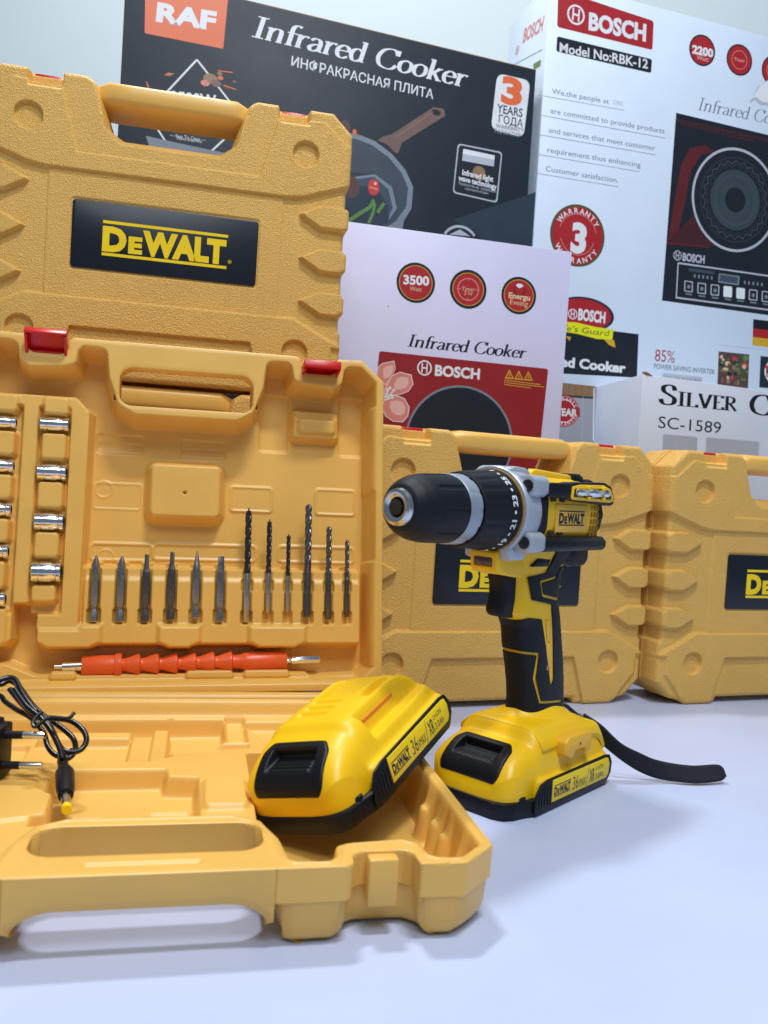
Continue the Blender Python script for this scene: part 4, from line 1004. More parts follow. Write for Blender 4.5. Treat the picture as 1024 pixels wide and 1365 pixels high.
('ell', (531.6, -193.4), 4.73, 3.61, 'wine'),
('ell', (487.5, -179.3), 4.72, 3.51, 'red'),
('ell', (474.4, -196.0), 4.72, 3.61, 'petal'),
('ell', (487.1, -195.7), 4.73, 3.51, 'wine'),
('ell', (503.9, -173.0), 4.72, 3.51, 'red'),
('ell', (484.6, -203.2), 4.72, 3.51, 'petal'),
('ell', (517.2, -186.9), 4.73, 3.62, 'petal'),
('ell', (517.4, -173.2), 4.73, 3.52, 'red'),
('ell', (525.5, -200.1), 4.72, 3.51, 'tomato'),
('ell', (505.8, -189.7), 4.72, 3.51, 'petal'),
('ell', (525.5, -175.7), 4.83, 3.62, 'tomato'),
('ell', (499.0, -191.0), 4.72, 3.51, 'red'),
('ell', (470.3, -198.3), 4.72, 3.51, 'petal'),
('poly', [(17.1, -155.6), (198.2, -154.7), (200.9, -228.3), (20.2, -237.2)], 'navy'),
('text', 'Infrared Cooker', (-6.6, -223.7), (177.8, -222.2), 16.04, 'white', 0.045, 0.0, None, None),
('ell', (91.7, -133.3), 56.77, 28.19, 'slate'),
('ell', (89.9, -133.5), 52.97, 24.88, 'red'),
('mr', (70.3, -135.9), 8.63, 'white'),
('text', 'BOSCH', (80.7, -143.3), (131.9, -143.4), 18.35, 'white', 0.045, 0.0, None, None),
('poly', [(28.9, -152.6), (77.4, -148.6), (115.0, -152.0), (149.1, -152.5), (148.0, -169.8), (117.8, -171.4), (78.9, -167.0), (29.9, -166.0)], 'yellow'),
('text', "Life's Guard", (41.9, -164.6), (140.0, -164.6), 10.23, 'dgreen', 0, 0.2, None, None),
('poly', [(132.2, -170.9), (151.2, -170.0), (155.4, -182.2), (142.4, -178.7)], 'gold'),
('poly', [(60.9, -173.3), (70.1, -173.4), (67.6, -180.8)], 'gold'),
('poly', [(423.7, 316.8), (403.2, 301.9), (387.8, 270.4), (398.4, 277.0), (411.6, 271.5), (432.8, 273.2), (584.6, 297.3), (580.6, 338.0)], 'lgrey'),  # shadow of the torn sticker, painted as a shifted grey copy
('poly', [(428.5, 319.5), (408.5, 305.2), (391.3, 277.9), (400.0, 283.0), (413.9, 277.6), (435.8, 278.4), (584.0, 303.1), (580.0, 343.8)], 'white'),
]
POSE_SIDE = (0.2146, 1.3769, 0.6893, -1.2708, 0)
ART_SIDE = [
('text', 'BOSCH', (-91.4, 333.5), (-17.6, 318.3), 23.05, 'petal', 0.03, 0.0, None, None),
('mr', (-111.3, 330.6), 7.38, 'petal'),
('line', [(-118.5, 309.6), (-12.9, 285.3)], 1.22, 'grey'),
('poly', [(-43.9, 275.7), (-15.3, 270.6), (-16.1, 260.4), (-40.0, 264.7)], 'green'),
]
POSE_SILVER = (0.3708, 1.24, 0.3704, 0.4, 0)
ART_SILVER = [
('text', 'Silver', (27.4, 26.2), (181.5, 29.4), 29.72, 'black', 0, 0, (0.06, 0.17), 0.72),
('text', 'Crest', (206.2, 27.9), (365.0, 30.2), 31.45, 'black', 0, 0, (0.06, 0.17), 0.72),
('text', 'SC-1589', (30.6, -8.8), (152.2, -7.5), 18.38, 'black', 0.0, 0.0, None, None),
('rpoly', [(40.7, -17.2), (106.9, -16.7), (107.7, -42.9), (41.7, -41.6)], 3.21, 'lgrey'),
('rpoly', [(124.0, -15.6), (233.1, -14.0), (233.1, -42.5), (125.2, -41.7)], 3.31, 'lgrey'),
]
POSE_SILVSIDE = (0.371, 1.2401, 0.3704, -1.4208, 0)
ART_SILVSIDE = [
('text', 'Silver Crest', (-511.0, 45.4), (-90.0, 24.7), 24.1, 'black', 0, 0, (0.06, 0.17), 0.75),
]
POSE_GREYBOX = (0.2886, 1.3, 0.3815, 0.2, 0)
ART_GREYBOX = [
('poly', [(-45.4, 44.0), (26.4, 42.7), (26.2, 26.1), (-46.1, 25.2)], 'wood'),
('line', [(-44.6, 23.6), (26.3, 24.8)], 3.31, 'slate2'),
('line', [(-38.2, 42.3), (-37.7, 25.8)], 1.0, 'brown'),
('line', [(-27.6, 42.2), (-27.1, 25.7)], 1.0, 'brown'),
('line', [(-17.0, 42.1), (-16.5, 25.6)], 1.0, 'brown'),
('line', [(-6.4, 42.0), (-5.9, 25.5)], 1.0, 'brown'),
('line', [(4.3, 41.9), (4.8, 25.4)], 1.0, 'brown'),
('line', [(15.0, 41.8), (15.6, 25.2)], 1.0, 'brown'),
('disc', (-21.8, 0.7), 24.37, 'red'),
('ring', (-21.8, 0.7), 16.44, 17.85, 'white', 0, 360, 0, 0),
('ring', (-21.8, 0.7), 22.46, 23.06, 'petal2', 0, 360, 0, 0),
('poly', [(-49.6, 4.8), (3.3, 7.0), (4.3, -6.2), (-48.6, -8.3)], 'red'),
('text', '1 YEAR', (-43.4, -7.2), (-0.0, -5.6), 11.13, 'white', 0.045, 0.0, None, None),
('arc', 'WARRANTY', (-21.8, 0.7), 17.45, 90, 140, 4.31, 'white', False),
('arc', 'WARRANTY', (-21.8, 0.7), 17.45, -90, 140, 4.31, 'white', True),
('line', [(24.5, 39.9), (29.0, -40.4)], 2.01, 'white'),
('line', [(7.4, 24.6), (10.5, -41.7)], 1.0, 'lgrey'),
]
# ------------------------------------------------------------------ cartons
def art_build(ops, parent, name='printed_face'):
    a = Art()
    for op in ops:
        k = op[0]
        if k == 'poly': a.poly(op[1], op[2])
        elif k == 'rpoly': a.rpoly(*op[1:])
        elif k == 'disc': a.disc(op[1], op[2], op[3])
        elif k == 'ell': a.disc(op[1], op[2], op[4], op[3])
        elif k == 'ring': a.ring(op[1], op[2], op[3], op[4], op[5], op[6], 96 if op[8] else 56, op[7], op[8])
        elif k == 'line': a.line(op[1], op[2], op[3])
        elif k == 'text': a.text(*op[1:])
        elif k == 'arc': a.arc(op[1], op[2], op[3], op[4], op[5], op[6], op[7], .02, op[8])
        elif k == 'mr': a.maker_ring(op[1], op[2], op[3])
    return a.build(name, parent)
def box_at(pose, xs, ztop, depth, matname, label, cat='carton', poly=None):
    """standing carton: pose = point on its front face; goes down to the table"""
    x, y, z, yaw, _ = pose
    root = empty('carton', (x, y, 0), (0, 0, yaw)); tag(root, label, cat)
    mb = MB(); pts = poly or [(xs[0], 0), (xs[1], 0), (xs[1], depth), (xs[0], depth)]
    mb.prism(pts, 1, z*1000+ztop, 'Z', 1.2); mb.build('carton_body', M[matname], root)
    return root
def face(root, pose, ops, z=None, name='printed_face'):
    o = art_build(ops, root, name); o.location = (0, 0, pose[2]); return o
r = box_at(POSE_RAF, (-298.5, 334.5), 144, 75, 'box_dark', 'dark slate carton showing a frying pan and an orange corner square')
face(r, POSE_RAF, ART_RAF)
mb = MB(); zt = POSE_RAF[2]*1000+144.4
mb.box((18, 2.0, zt), (633, 3.4, 1.6), .5); mb.box((18, 38, zt+.4), (629, 66, 1.2), .4); mb.build('top_flap', M['box_brown'], r)
r = box_at(POSE_LILAC, (-176, 152), 105, 62, 'box_lilac', 'pale lilac carton with three round badges and a red flower panel'); face(r, POSE_LILAC, ART_LILAC)
r = box_at(POSE_BOSCH, (-10.3, 560), 391, 150, 'box_white', 'tall white carton with a red banner and a round cooker picture')
face(r, POSE_BOSCH, ART_BOSCH)
sd = art_build(ART_SIDE, r, 'printed_side'); 
sd.matrix_local = (Matrix.Translation(POSE_BOSCH[:2]+(0,)) @ Matrix.Rotation(POSE_BOSCH[3], 4, 'Z')).inverted() @ Matrix.Translation(POSE_SIDE[:3]) @ Matrix.Rotation(POSE_SIDE[3], 4, 'Z')
an = -math.pi/2-.25
cx0 = -4; L = 235
r = box_at(POSE_SILVER, None, 67, 0, 'box_silver', 'open white crumpled carton with large black serif lettering', poly=[(cx0, 0), (430, 0), (430, 150), (cx0-L*math.cos(an)*1.0, -L*math.sin(an))])
face(r, POSE_SILVER, ART_SILVER)
sd = art_build(ART_SILVSIDE, r, 'printed_side')
sd.matrix_local = (Matrix.Translation(POSE_SILVER[:2]+(0,)) @ Matrix.Rotation(POSE_SILVER[3], 4, 'Z')).inverted() @ Matrix.Translation(POSE_SILVSIDE[:3]) @ Matrix.Rotation(POSE_SILVSIDE[3], 4, 'Z') @ Matrix.Translation((cx0/1000*0, -.0035, 0))
mb = MB(); zt = POSE_SILVER[2]*1000+67
mb.box((6, 3, zt+1), (16, 9, 3.5), 1.6, (.1, .3, .2)); mb.build('torn_flap', M['box_brown'], r); mb = MB(); mb.box((1, 4, zt-66), (2.5, 5, 34), 1.1, (0, .05, .1)); mb.build('torn_edge', M['box_brown'], r)
r = box_at(POSE_GREYBOX, (-70, 30), 42, 60, 'box_grey', 'grey carton with a round red warranty seal between two white cartons'); face(r, POSE_GREYBOX, ART_GREYBOX)

# ------------------------------------------------------------------ things in the lid
LW = lid_w
def in_lid(o, x, y, z, rot=(0, 0, 0)):
    o.matrix_world = LW @ Matrix.Translation((x/1000, y/1000, z/1000)) @ Euler(rot).to_matrix().to_4x4(); return o
SG = 'chrome sockets clipped in the lid'
def socket(r):
    L = 12.6; mb = MB()
    mb.lathe([(-L, r*.80), (-L, r*.93), (-L+.8, r), (-L+5.5, r), (-L+6, r*.95), (-L+6.8, r*.95), (-L+7.3, r), (3.5, r), (5.5, r*.9), (8, r*.9), (9, r), (L-.8, r), (L, r*.92), (L, r*.62)], axis='X', seg=40, capped=False)
    b = mb.m(1); b.lathe([(-L+9, .1), (-L+9, r*.78), (-L, r*.80)], axis='X', seg=6, capped=False); b.lathe([(L-8, .1), (L-8, r*.6), (L, r*.62)], axis='X', seg=4, capped=False)
    return mb.build('socket', [M['chrome'], M['slot_dark']], None, auto=28)
nm = ['topmost', 'second from the top', 'third from the top', 'lowest']; sz = ['narrow', 'narrow stamped', 'medium', 'wide']
for i, (z, r) in enumerate(SOCK):
    s_ = socket(r*1.06); in_lid(s_, -120.3, 13.0, z)
    tag(s_, f'{sz[i]} chrome socket, {nm[i]} in the inner column in the lid', 'socket', SG)
nm = ['topmost', 'second from the top', 'third from the top', 'fourth from the top', 'lowest']
for i, (z, r) in enumerate(SOCKL):
    s_ = socket(r*1.08); in_lid(s_, -166.5, 14.0, z)
    tag(s_, f'small chrome socket cut by the left picture edge, {nm[i]} of five', 'socket', SG)
HG = 'hexagonal screwdriver bits in the lid'
tips = ['ph', 'ph', 'tx', 'tx', 'pt', 'fl']
hl = ['grey cross-point bit, leftmost of the screwdriver bits in the lid', 'grey cross-point bit, second from the left in the lid', 'dark star-point bit with a blunt tip, third from the left',
      'dark star-point bit standing a little higher, fourth from the left', 'grey bit with one thin sharp point, fifth from the left', 'grey flat-blade bit, last one before the twist drills']
for i, (x, z0) in enumerate(HEX):
    mb = MB(); r = 3.9; z1 = [129, 129.2, 131.2, 134, 136, 131][i]; L = z1-z0
    mb.lathe([(0, r*.8), (.8, r), (9, r), (11, r*.72), (14.5, r*.72), (17, r), (L-19, r), (L-16, r*.92)], axis='Z', seg=6)
    k = tips[i]
    if k == 'ph':
        mb.lathe([(L-17, r*.92), (L-9, r*1.0), (L-3, r*.5), (L, r*.18)], axis='Z', seg=24, mod=lambda d, a, L=L: 1-.34*min(1, max(0, (d-L+14)/6))*abs(math.sin(2*a))**2)
    elif k == 'tx': mb.lathe([(L-17, r*.9), (L-13, r*.55), (L-.8, r*.5), (L, r*.42)], axis='Z', seg=36, mod=lambda d, a: 1+.1*math.cos(6*a))
    elif k == 'pt': mb.lathe([(L-17, r*.9), (L-14, r*.8), (L, r*.1)], axis='Z', seg=24)
    else: mb.prism([(-r*.9, L-17), (r*.9, L-17), (r*.72, L), (-r*.72, L)], -1.0, 1.0, 'Y', .3)
    o = mb.build('screwdriver_bit', M['bit_steel'] if k != 'tx' else M['drill_grey'], None, auto=30)
    in_lid(o, x, 17.5, z0, (0, 0, .3)); tag(o, hl[i], 'screwdriver bit', HG)
dl = ['long black drill bit with a spur tip and bright shank', 'middle black drill bit with a spur tip and bright shank', 'short thin black drill bit with bright shank', 'longest and thickest grey twist drill bit, dark shank',
      'middle grey twist drill bit with dark shank', 'short grey twist drill bit, rightmost of the row']
for i, (x, z0, z1, r, k) in enumerate(DRL):
    L = z1-z0; sh = [46, 38, 34, 52, 42, 36][i]*1.0
    mb = MB(); mb.lathe([(0, r*.85), (.6, r), (sh, r), (sh+1.5, r*.9)], axis='Z', seg=24)
    n = 90; fl0 = sh+1; pr = [(fl0+(L-fl0-r*1.2)*j/n, r) for j in range(n+1)]+[(L-r*.5, r*.75), (L, r*.12)]
    if k == 0: pr = pr[:-2]+[(L-r*1.1, r*.45), (L, r*.1)]
    tw = 2*math.pi/(r*7.5)
    mb.m(1).lathe(pr, axis='Z', seg=28, mod=lambda d, a, tw=tw, L=L, f=fl0: 1-.52*min(1, (d-f)/5)*max(0, math.cos(2*(a-tw*d)))**1.2)
    o = mb.build('drill_bit', [M['drill_grey'] if k else M['drill_shank'], M['drill_grey'] if k else M['drill_black']], None, auto=40)
    in_lid(o, x, 17.5, z0); tag(o, dl[i], 'drill bit', 'drill bits in the lid')
# flexible shaft
fs = empty('flexible_shaft')
mb = MB(); pr = [(-86, 4), (-86, 8.7), (-85.2, 9.3), (-57.4, 9.3), (-57, 10.3), (-56, 10.7), (-51.5, 10.7), (-50.7, 10), (-50.7, 5.8)]
x = -50.7
for i in range(6): pr += [(x+.2, 5.8), (x+3, 6.0), (x+14.2, 9.9), (x+15.6, 9.9), (x+16.6, 8.6), (x+17, 6)]; x += 17.1
pr += [(x, 6.4), (x+6, 6.6), (x+12, 8.6), (x+13, 8.8), (103, 8.8), (104, 8), (104, 3)]
mb.lathe(pr, axis='X', seg=48); mb.build('sleeve', M['orange'], fs, auto=40)
mb = MB(); mb.lathe([(-110.5, 1.2), (-110, 2.2), (-103, 2.2), (-103, 4.2), (-102.6, 4.7), (-85, 4.7)], axis='X', seg=32); mb.build('bit_holder', M['chrome'], fs)
mb = MB(); mb.lathe([(103, 4.2), (105, 4.2), (105.3, 2.7), (108.5, 2.7), (109, 3.9), (136, 3.9), (137, 3.2)], axis='X', seg=6); mb.build('hex_shank', M['chrome'], fs)
in_lid(fs, 0, 21, 28.2, (0, -.021, 0)); tag(fs, 'orange ribbed flexible screwdriver shaft with steel ends in the lid tray', 'flexible shaft')
# ------------------------------------------------------------------ charger
ch = empty('charger', (-.262, .59, .0325))
def off(P): return [(p[0]+262, p[1]-590, p[2]-32.5) for p in P]
mb = MB(); mb.box((-21, -23, 21), (56, 30, 41), 2.5); mb.box((9.5, -23, 21), (8, 26, 36), 2); bd = mb.build('body', M['black'], ch)
for z, y in ((32.5, -22), (12.5, -25)):
    mb = MB(); mb.tube([(12, y, z), (25, y+1, z+.3)], 2.7, 16); mb.m(1).tube([(25, y+1, z+.3), (38.5, y+2, z+.6), (39.5, y+2, z+.6), (40, y+2, z+.6)], [2.5, 2.5, 2.1, 1.0], 16)
    mb.build('pin', [M['black'], M['steel']], ch)
CAB_A = [(-290.2, 624.0, 85.6), (-278.5, 624.4, 84.5), (-274.6, 629.6, 86.2), (-265.2, 625.1, 83.3), (-249.8, 611.2, 75.1), (-238.5, 603.7, 69.8), (-225.5, 598.2, 65.1), (-211.1, 590.6, 58.6), (-205.8, 582.8, 52.7), (-207.9, 576.7, 48.6), (-213.8, 576.7, 49.4)]
CAB_B = [(-286.2, 628.0, 75.8), (-279.3, 627.1, 74.6), (-274.6, 623.1, 72.2), (-262.8, 617.3, 68.1), (-249.7, 612.3, 64.0), (-236.5, 602.5, 56.9), (-228.7, 592.7, 49.9), (-220.6, 588.2, 45.8), (-213.4, 589.5, 45.8), (-211.9, 594.2, 48.7)]
CAB_C = [(-264.1, 606.3, 86.1), (-250.4, 595.8, 79.1), (-236.3, 587.7, 72.6), (-224.9, 589.2, 72.0), (-213.1, 589.9, 70.8), (-202.7, 585.4, 66.7), (-196.9, 578.6, 61.4), (-198.1, 571.8, 56.7), (-204.5, 568.9, 55.5), (-211.9, 570.6, 57.9), (-225.0, 583.4, 68.5), (-235.6, 589.8, 73.8)]
CAB_D = [(-257.8, 599.7, 88.1), (-243.5, 587.7, 79.9), (-230.2, 580.9, 74.0), (-220.4, 574.0, 68.1), (-210.4, 564.6, 59.9), (-205.5, 558.1, 54.0)]
CAB_E = [(-277.5, 597.1, 89.3), (-270.6, 606.3, 92.8), (-262.2, 609.1, 93.1), (-248.7, 595.1, 84.6), (-235.2, 584.6, 76.9)]
TIE = [(-227.4, 575.4, 79.9), (-229.7, 571.2, 77.6), (-230.0, 566.4, 74.4), (-226.8, 564.9, 72.9), (-221.7, 572.0, 77.0), (-209.4, 574.8, 77.0), (-206.6, 579.5, 79.6)]
BARREL = [(-212.7, 576.6, 49.2), (-206.9, 564.4, 46.9), (-203.3, 557.6, 46.1), (-190.4, 526.0, 42.3), (-183.2, 509.1, 40.0)]

for P in (CAB_A, CAB_B, CAB_C, CAB_D, CAB_E):
    mb = MB(); mb.tube(spline(off(P), 10), 2.0, 12); mb.build('cable', M['cable'], ch)
mb = MB(); mb.tube(spline(off(TIE), 8), 1.3, 8); mb.build('wire_tie', M['cable'], ch)
B_ = [Vector(p) for p in off(BARREL)]
mb = MB()
def lerp(t): 
    k = t*(len(B_)-1); i = min(int(k), len(B_)-2); return tuple(B_[i].lerp(B_[i+1], k-i))
mb.tube([B_[0], B_[0].lerp(B_[1], .5), B_[1], B_[1].lerp(B_[2], .5), B_[2], B_[2].lerp(B_[3], .1), B_[2].lerp(B_[3], .75), B_[3]], [2.8, 3.6, 3.4, 4.2, 5, 6.2, 5.8, 4.8], 24)
mb.build('plug_sleeve', M['black'], ch)
mb = MB(); mb.tube([B_[3], B_[3].lerp(B_[4], .75)], 3.0, 20); mb.m(1).tube([B_[3].lerp(B_[4], .75), B_[4]], 3.05, 20); mb.build('plug_tip', [M['steel'], M['logo_yellow']], ch)
tag(ch, 'black mains charger with two pins and bundled cable lying in the open case', 'charger')
# ------------------------------------------------------------------ battery
def dome_u(X, Y, grow=0.):
    a = np.abs(X)/(43+grow); b = np.where(Y < -20, (-20-Y)/64, np.where(Y > 20, (Y-20)/(50+grow), 0))
    return (a**5+b**5)**(1/5)
def dome_field(X, Y, grow=0., covered=True):
    a = np.minimum(np.abs(X)/(43+grow), 1); b = np.minimum(np.where(Y < -20, (-20-Y)/64, np.where(Y > 20, (Y-20)/(50+grow), 0)), 1)
    top = 40+(9 if covered else 3)*ss((Y+46)/10)
    return 14+(top+grow)*(1-a**6)**.42*(1-b**2.6)**.45
FRONT = [(48.2, -49), (46.5, -56), (43, -66), (41, -75), (36, -82), (28, -85)]
PANEL = [(-26, -82.3), (26, -82.3), (28.5, -80), (27.5, -61), (22, -53.5), (-22, -53.5), (-27.5, -61), (-28.5, -80)]
def battery(parent, covered=False):
    """pack: yellow housing, black base, release button, side plates.  local X width, Y length (front -Y)"""
    st = .9
    X, Y = grid(-52, 52, -86, 74, st)
    u = dome_u(X, Y); S1 = (u-1)*38
    S2 = sd_box(X, Y, 0, 9.5, 49, 60.5, 9)
    S = blur(np.minimum(S1, S2), 1.6, st)
    rf = 7.; s = np.clip(-blur(S2, 1.5, st), 0, rf); fl = 28.-(rf-np.sqrt(np.maximum(rf*rf-(rf-s)**2, 0))); fl = np.where(S2 < 0, fl, 13.)
    d = dome_field(X, Y, 0., covered)
    if not covered: d = level(d, np.maximum(29.5-np.abs(X), -(Y+27)), np.minimum(d, 37), 2.4)
    rail = np.abs(np.abs(X)-20)-3.4
    d = level(d, np.maximum(rail, -(Y-4)), np.minimum(d, 50), 2.)
    for y0 in (-24, -14, -4): d = add(d, sd_box(X, Y, -8, y0, 12, 2.2, 1), -2.2, 1.5)
    k = 2.2; H = k*np.log(np.exp(np.clip(fl, 0, 80)/k)+np.exp(d/k)); H = blur(H, .7, st)
    S = np.maximum(S, -(sd_poly(X, Y, PANEL)+1.6))
    V, F, B = clip_mesh(np.stack([X, Y, H], -1), S)
    ring = lambda P: np.stack([P[:, 0], P[:, 1], np.full(len(P), 12.5)], 1)
    V, F = skirt(V, F, B, [ring])
    hs = from_lists('housing', V, F, M['yellow'], parent)
    if not covered:
        for sx in (-1, 1):
            mb = MB(); mb.box((sx*29.6, 2, 47), (1.6, 44, 2.6), .6); mb.build('rail_slot', M['slot_orange'], hs)
    out = FRONT+[(-x, y) for x, y in FRONT[::-1]]+[(-48.2, 60), (-41, 70), (41, 70), (48.2, 60)]
    mb = MB(); mb.prism([(x*1.015, y*1.01) for x, y in out], .4, 13.6, 'Z', 2.2)
    mb.prism([(44, -64), (37, -72), (30, -66), (40, -56)], 2, 16.5, 'Z', 1.); mb.prism([(-44, -64), (-37, -72), (-30, -66), (-40, -56)][::-1], 2, 16.5, 'Z', 1.)
    for x in (-30, -10, 10, 30): mb.box((x, -79+abs(x)*.12, 1.6), (8, 10, 3), .8)
    mb.build('base', M['black'], parent)
    # release button wrapped over the front of the dome
    g = .6; X2, Y2 = grid(-32, 32, -84.2, -50, g); D2 = dome_field(X2, Y2)
    S2 = blur(sd_poly(X2, Y2, PANEL), 1.2, g)
    sh = np.clip(-S2/2.0, 0, 1); lift = 1.5*np.sqrt(1-(1-sh)**2)
    gy_ = np.gradient(D2, g, axis=1); L_ = np.sqrt(1+gy_**2)
    rc = sd_poly(X2, Y2, [(-20, -74), (20, -74), (18, -60.5), (-18, -60.5)])
    dent = 6.5*ss(.5-rc/2.2)*np.clip((Y2+76)/12, .15, 1)
    for j in range(4): dent = add(dent, sd_box(X2, Y2, 0, -73+j*2.2, 16, .55, .4), -1.1, .9)
    o_ = lift-dent
    V, F, B = clip_mesh(np.stack([X2, Y2-o_*gy_/L_, D2+o_/L_], -1), S2)
    V, F = skirt(V, F, B, [lambda P: P*np.array([.96, 1, 1])+np.array([0, 4.0, -3.])])
    from_lists('release_button', V, F, M['black'], parent)
    for sx in (1, -1):
        mb = MB(); pts = [(-57, 2.5), (60, 2.5), (68, 10), (69, 19), (64, 26.5), (56, 27.8), (-40, 27.0), (-50, 25), (-56, 18), (-58, 9)]
        mb.prism(pts, sx*47.5, sx*49.6, 'X', .8); sp = mb.build('side_panel', M['black'], parent)
        for i in range(5):
            mb = MB(); mb.box((sx*49.7, -52+i*4.0, 14.2), (1.2, 1.5, 15-abs(i-3.2)*1.0), .4); mb.build('vent_rib', M['black'], sp)
        mb = MB(); mb.prism([(-33.5, 7.5), (58, 7.5), (62, 10.5), (63.2, 19), (60.5, 24.5), (56, 25.4), (-33.5, 25.4)], sx*49, sx*50.0, 'X', .3)
        lb = mb.build('label_plate', M['logo_yellow'], sp)
        a = Art(); a.lift = 0
        a.tool_logo(-31, -5, 11, 20.5, 'black'); a.text('36', (-1, 10.2), (7.8, 10.2), 11.5, 'black', .0); a.text('VMAX', (8.3, 10.4), (20.5, 10.4), 6.8, 'black', .0)
        a.line([(21.5, 8.5), (25.5, 23.5)], .6, 'black'); a.text('XR', (27, 10), (36, 10), 11.5, 'black', .015)
        a.text('LI-ION', (37.5, 18), (51, 18), 4.0, 'black', 0); a.text('3.0Ah', (37.5, 10.4), (52, 10.4), 5.2, 'black', 0)
        o = a.build('lettering', lb); o.location = (sx*.0501, 0, 0); o.rotation_euler = (0, 0, sx*R(90)); o.location.y = 0 if sx > 0 else .024
sb = empty('battery_pack', (-.0057, .613, .0405), (.2604, -.2531, -.5442)); battery(sb)
tag(sb, 'yellow and black battery pack lying tilted in the open case', 'battery pack')
# ------------------------------------------------------------------ drill
dr = empty('cordless_drill', (.13259, .71873, 0), (0, 0, -.7301))
tag(dr, 'yellow and black cordless drill standing on its battery on the table', 'cordless drill')
bt = empty('battery'); bt.parent = dr
battery(bt, True)
AX = 236.5
# foot on top of the battery
X, Y = grid(-50, 50, -40, 76, 1.); d = dome_field(X, Y, .9)
neck = 54+20*ss((54-np.hypot(X/.62, (Y-12))) / 34)
H = np.maximum(d, np.minimum(neck, d+10)); H = blur(H, 2.2, 1.)
H = add(H, sd_box(X, Y, -12, -26, 12, .6, .3), -1.2, 1)
S = np.maximum(blur(np.maximum(np.maximum(np.abs(X)-41.4, Y-70.5), -(Y+38)), 1.0, 1.), 29.5-H)
V, F, B = clip_mesh(np.stack([X, Y, H], -1), S); V, F = skirt(V, F, B, [lambda P: P*np.array([.95, .98, 1])-np.array([0, 0, 2.6])])
from_lists('foot', V, F, M['yellow'], dr)
mb = MB(); mb.prism([(-15, 41), (-3, 36), (2, 42), (18, 42), (20, 37), (27, 38), (29, 50), (24, 55), (-10, 55), (-15, 51)], 32, 49.5, 'X', 1.5, 3)
mb.m(1).box((49.4, 8, 47), (.8, 1.8, 2.4), .2)
mb.build('belt_hook_mount', [M['tab'], M['slot_dark']], dr)
# chuck
def rib(n, amt, d0, d1): return lambda d, a: 1-(amt if d0 < d < d1 and math.cos(n*a) > .82 else 0)
mb = MB(); pr = [(-184, 6), (-187, 10), (-187, 13.2), (-185, 14.4)]
mb.lathe([(-176, 5.5), (-186, 6.6), (-187.5, 8.2), (-188, 10.5), (-187, 12.6), (-184, 13.8), (-182, 14)], o=(0, 0, AX), seg=64); mb.build('chuck_nose', M['steel'], dr)
mb = MB(); mb.lathe([(-188.2, .1), (-187.6, 5.6), (-180, 5.0)], o=(0, 0, AX), seg=32, capped=False); mb.build('chuck_bore', M['slot_dark'], dr)
mb = MB(); pr = [(-183, 13.2), (-184, 14.2), (-182.6, 16.6), (-177, 20.4), (-169, 23.4), (-160, 24.8), (-150, 25.2), (-140, 25.6), (-134, 25.6), (-133, 25.4)]
pr2 = []
for a, b in zip(pr, pr[1:]):
    for t in (0, .25, .5, .75): pr2.append((a[0]+(b[0]-a[0])*t, a[1]+(b[1]-a[1])*t))
mb.lathe(pr2+[pr[-1]], o=(0, 0, AX), seg=144, mod=rib(9, .035, -164, -135)); mb.build('chuck_sleeve', M['rubber'], dr)
mb = MB(); mb.lathe([(-133.6, 24), (-133.5, 25.7), (-133, 26.2), (-120, 26.6), (-119, 25.6), (-118.6, 20)], o=(0, 0, AX), seg=144, mod=lambda d, a: 1-(.016 if d > -124 and math.cos(12*a) > .7 else 0)); mb.build('chuck_ring', M['grey_dark'], dr)
mb = MB(); mb.lathe([(-120, 20), (-113, 22)], o=(0, 0, AX), seg=64)
mb.lathe([(-113, 20), (-117.5, 25.5), (-118.5, 27), (-117.5, 28.3), (-112, 29.2), (-100, 30.3), (-80, 32), (-76.5, 32.2), (-76, 31)], o=(0, 0, AX), seg=160, mod=lambda d, a: 1-(.022 if -116 < d < -99 and math.cos(20*a) > .55 else 0))
cl = mb.build('torque_ring', M['rubber'], dr)
# numbers round the ring
def wrap_text(string, y0, h, a0, a1, r0, r1, col, name, parent):
    V, F = text_geo(string, .03); V = V.copy(); V[:, 1] *= h/.73; x0, x1 = V[:, 0].min(), V[:, 0].max()
    ang = a0+(a1-a0)*(V[:, 0]-x0)/(x1-x0); y = y0-h+0*V[:, 1]+(h-V[:, 1])
    rad = 32.35+(y+80)*.085+.0
    P = np.stack([rad*np.cos(ang), y, AX+rad*np.sin(ang)], 1)
    return from_lists(name, P, [f[::-1] for f in F], M[col], parent, False)
wrap_text('15 • 17 • 19 • 21 • 23 • 25 • 1', -82.5, 5.8, R(-118), R(78), 32, 32, 'white_ink', 'numbers', cl)
mb = MB(); mb.lathe([(-76.2, 30), (-76, 32.7), (-75, 33), (-74, 31)], o=(0, 0, AX), seg=96); mb.build('torque_ring_trim', M['trim'], dr)
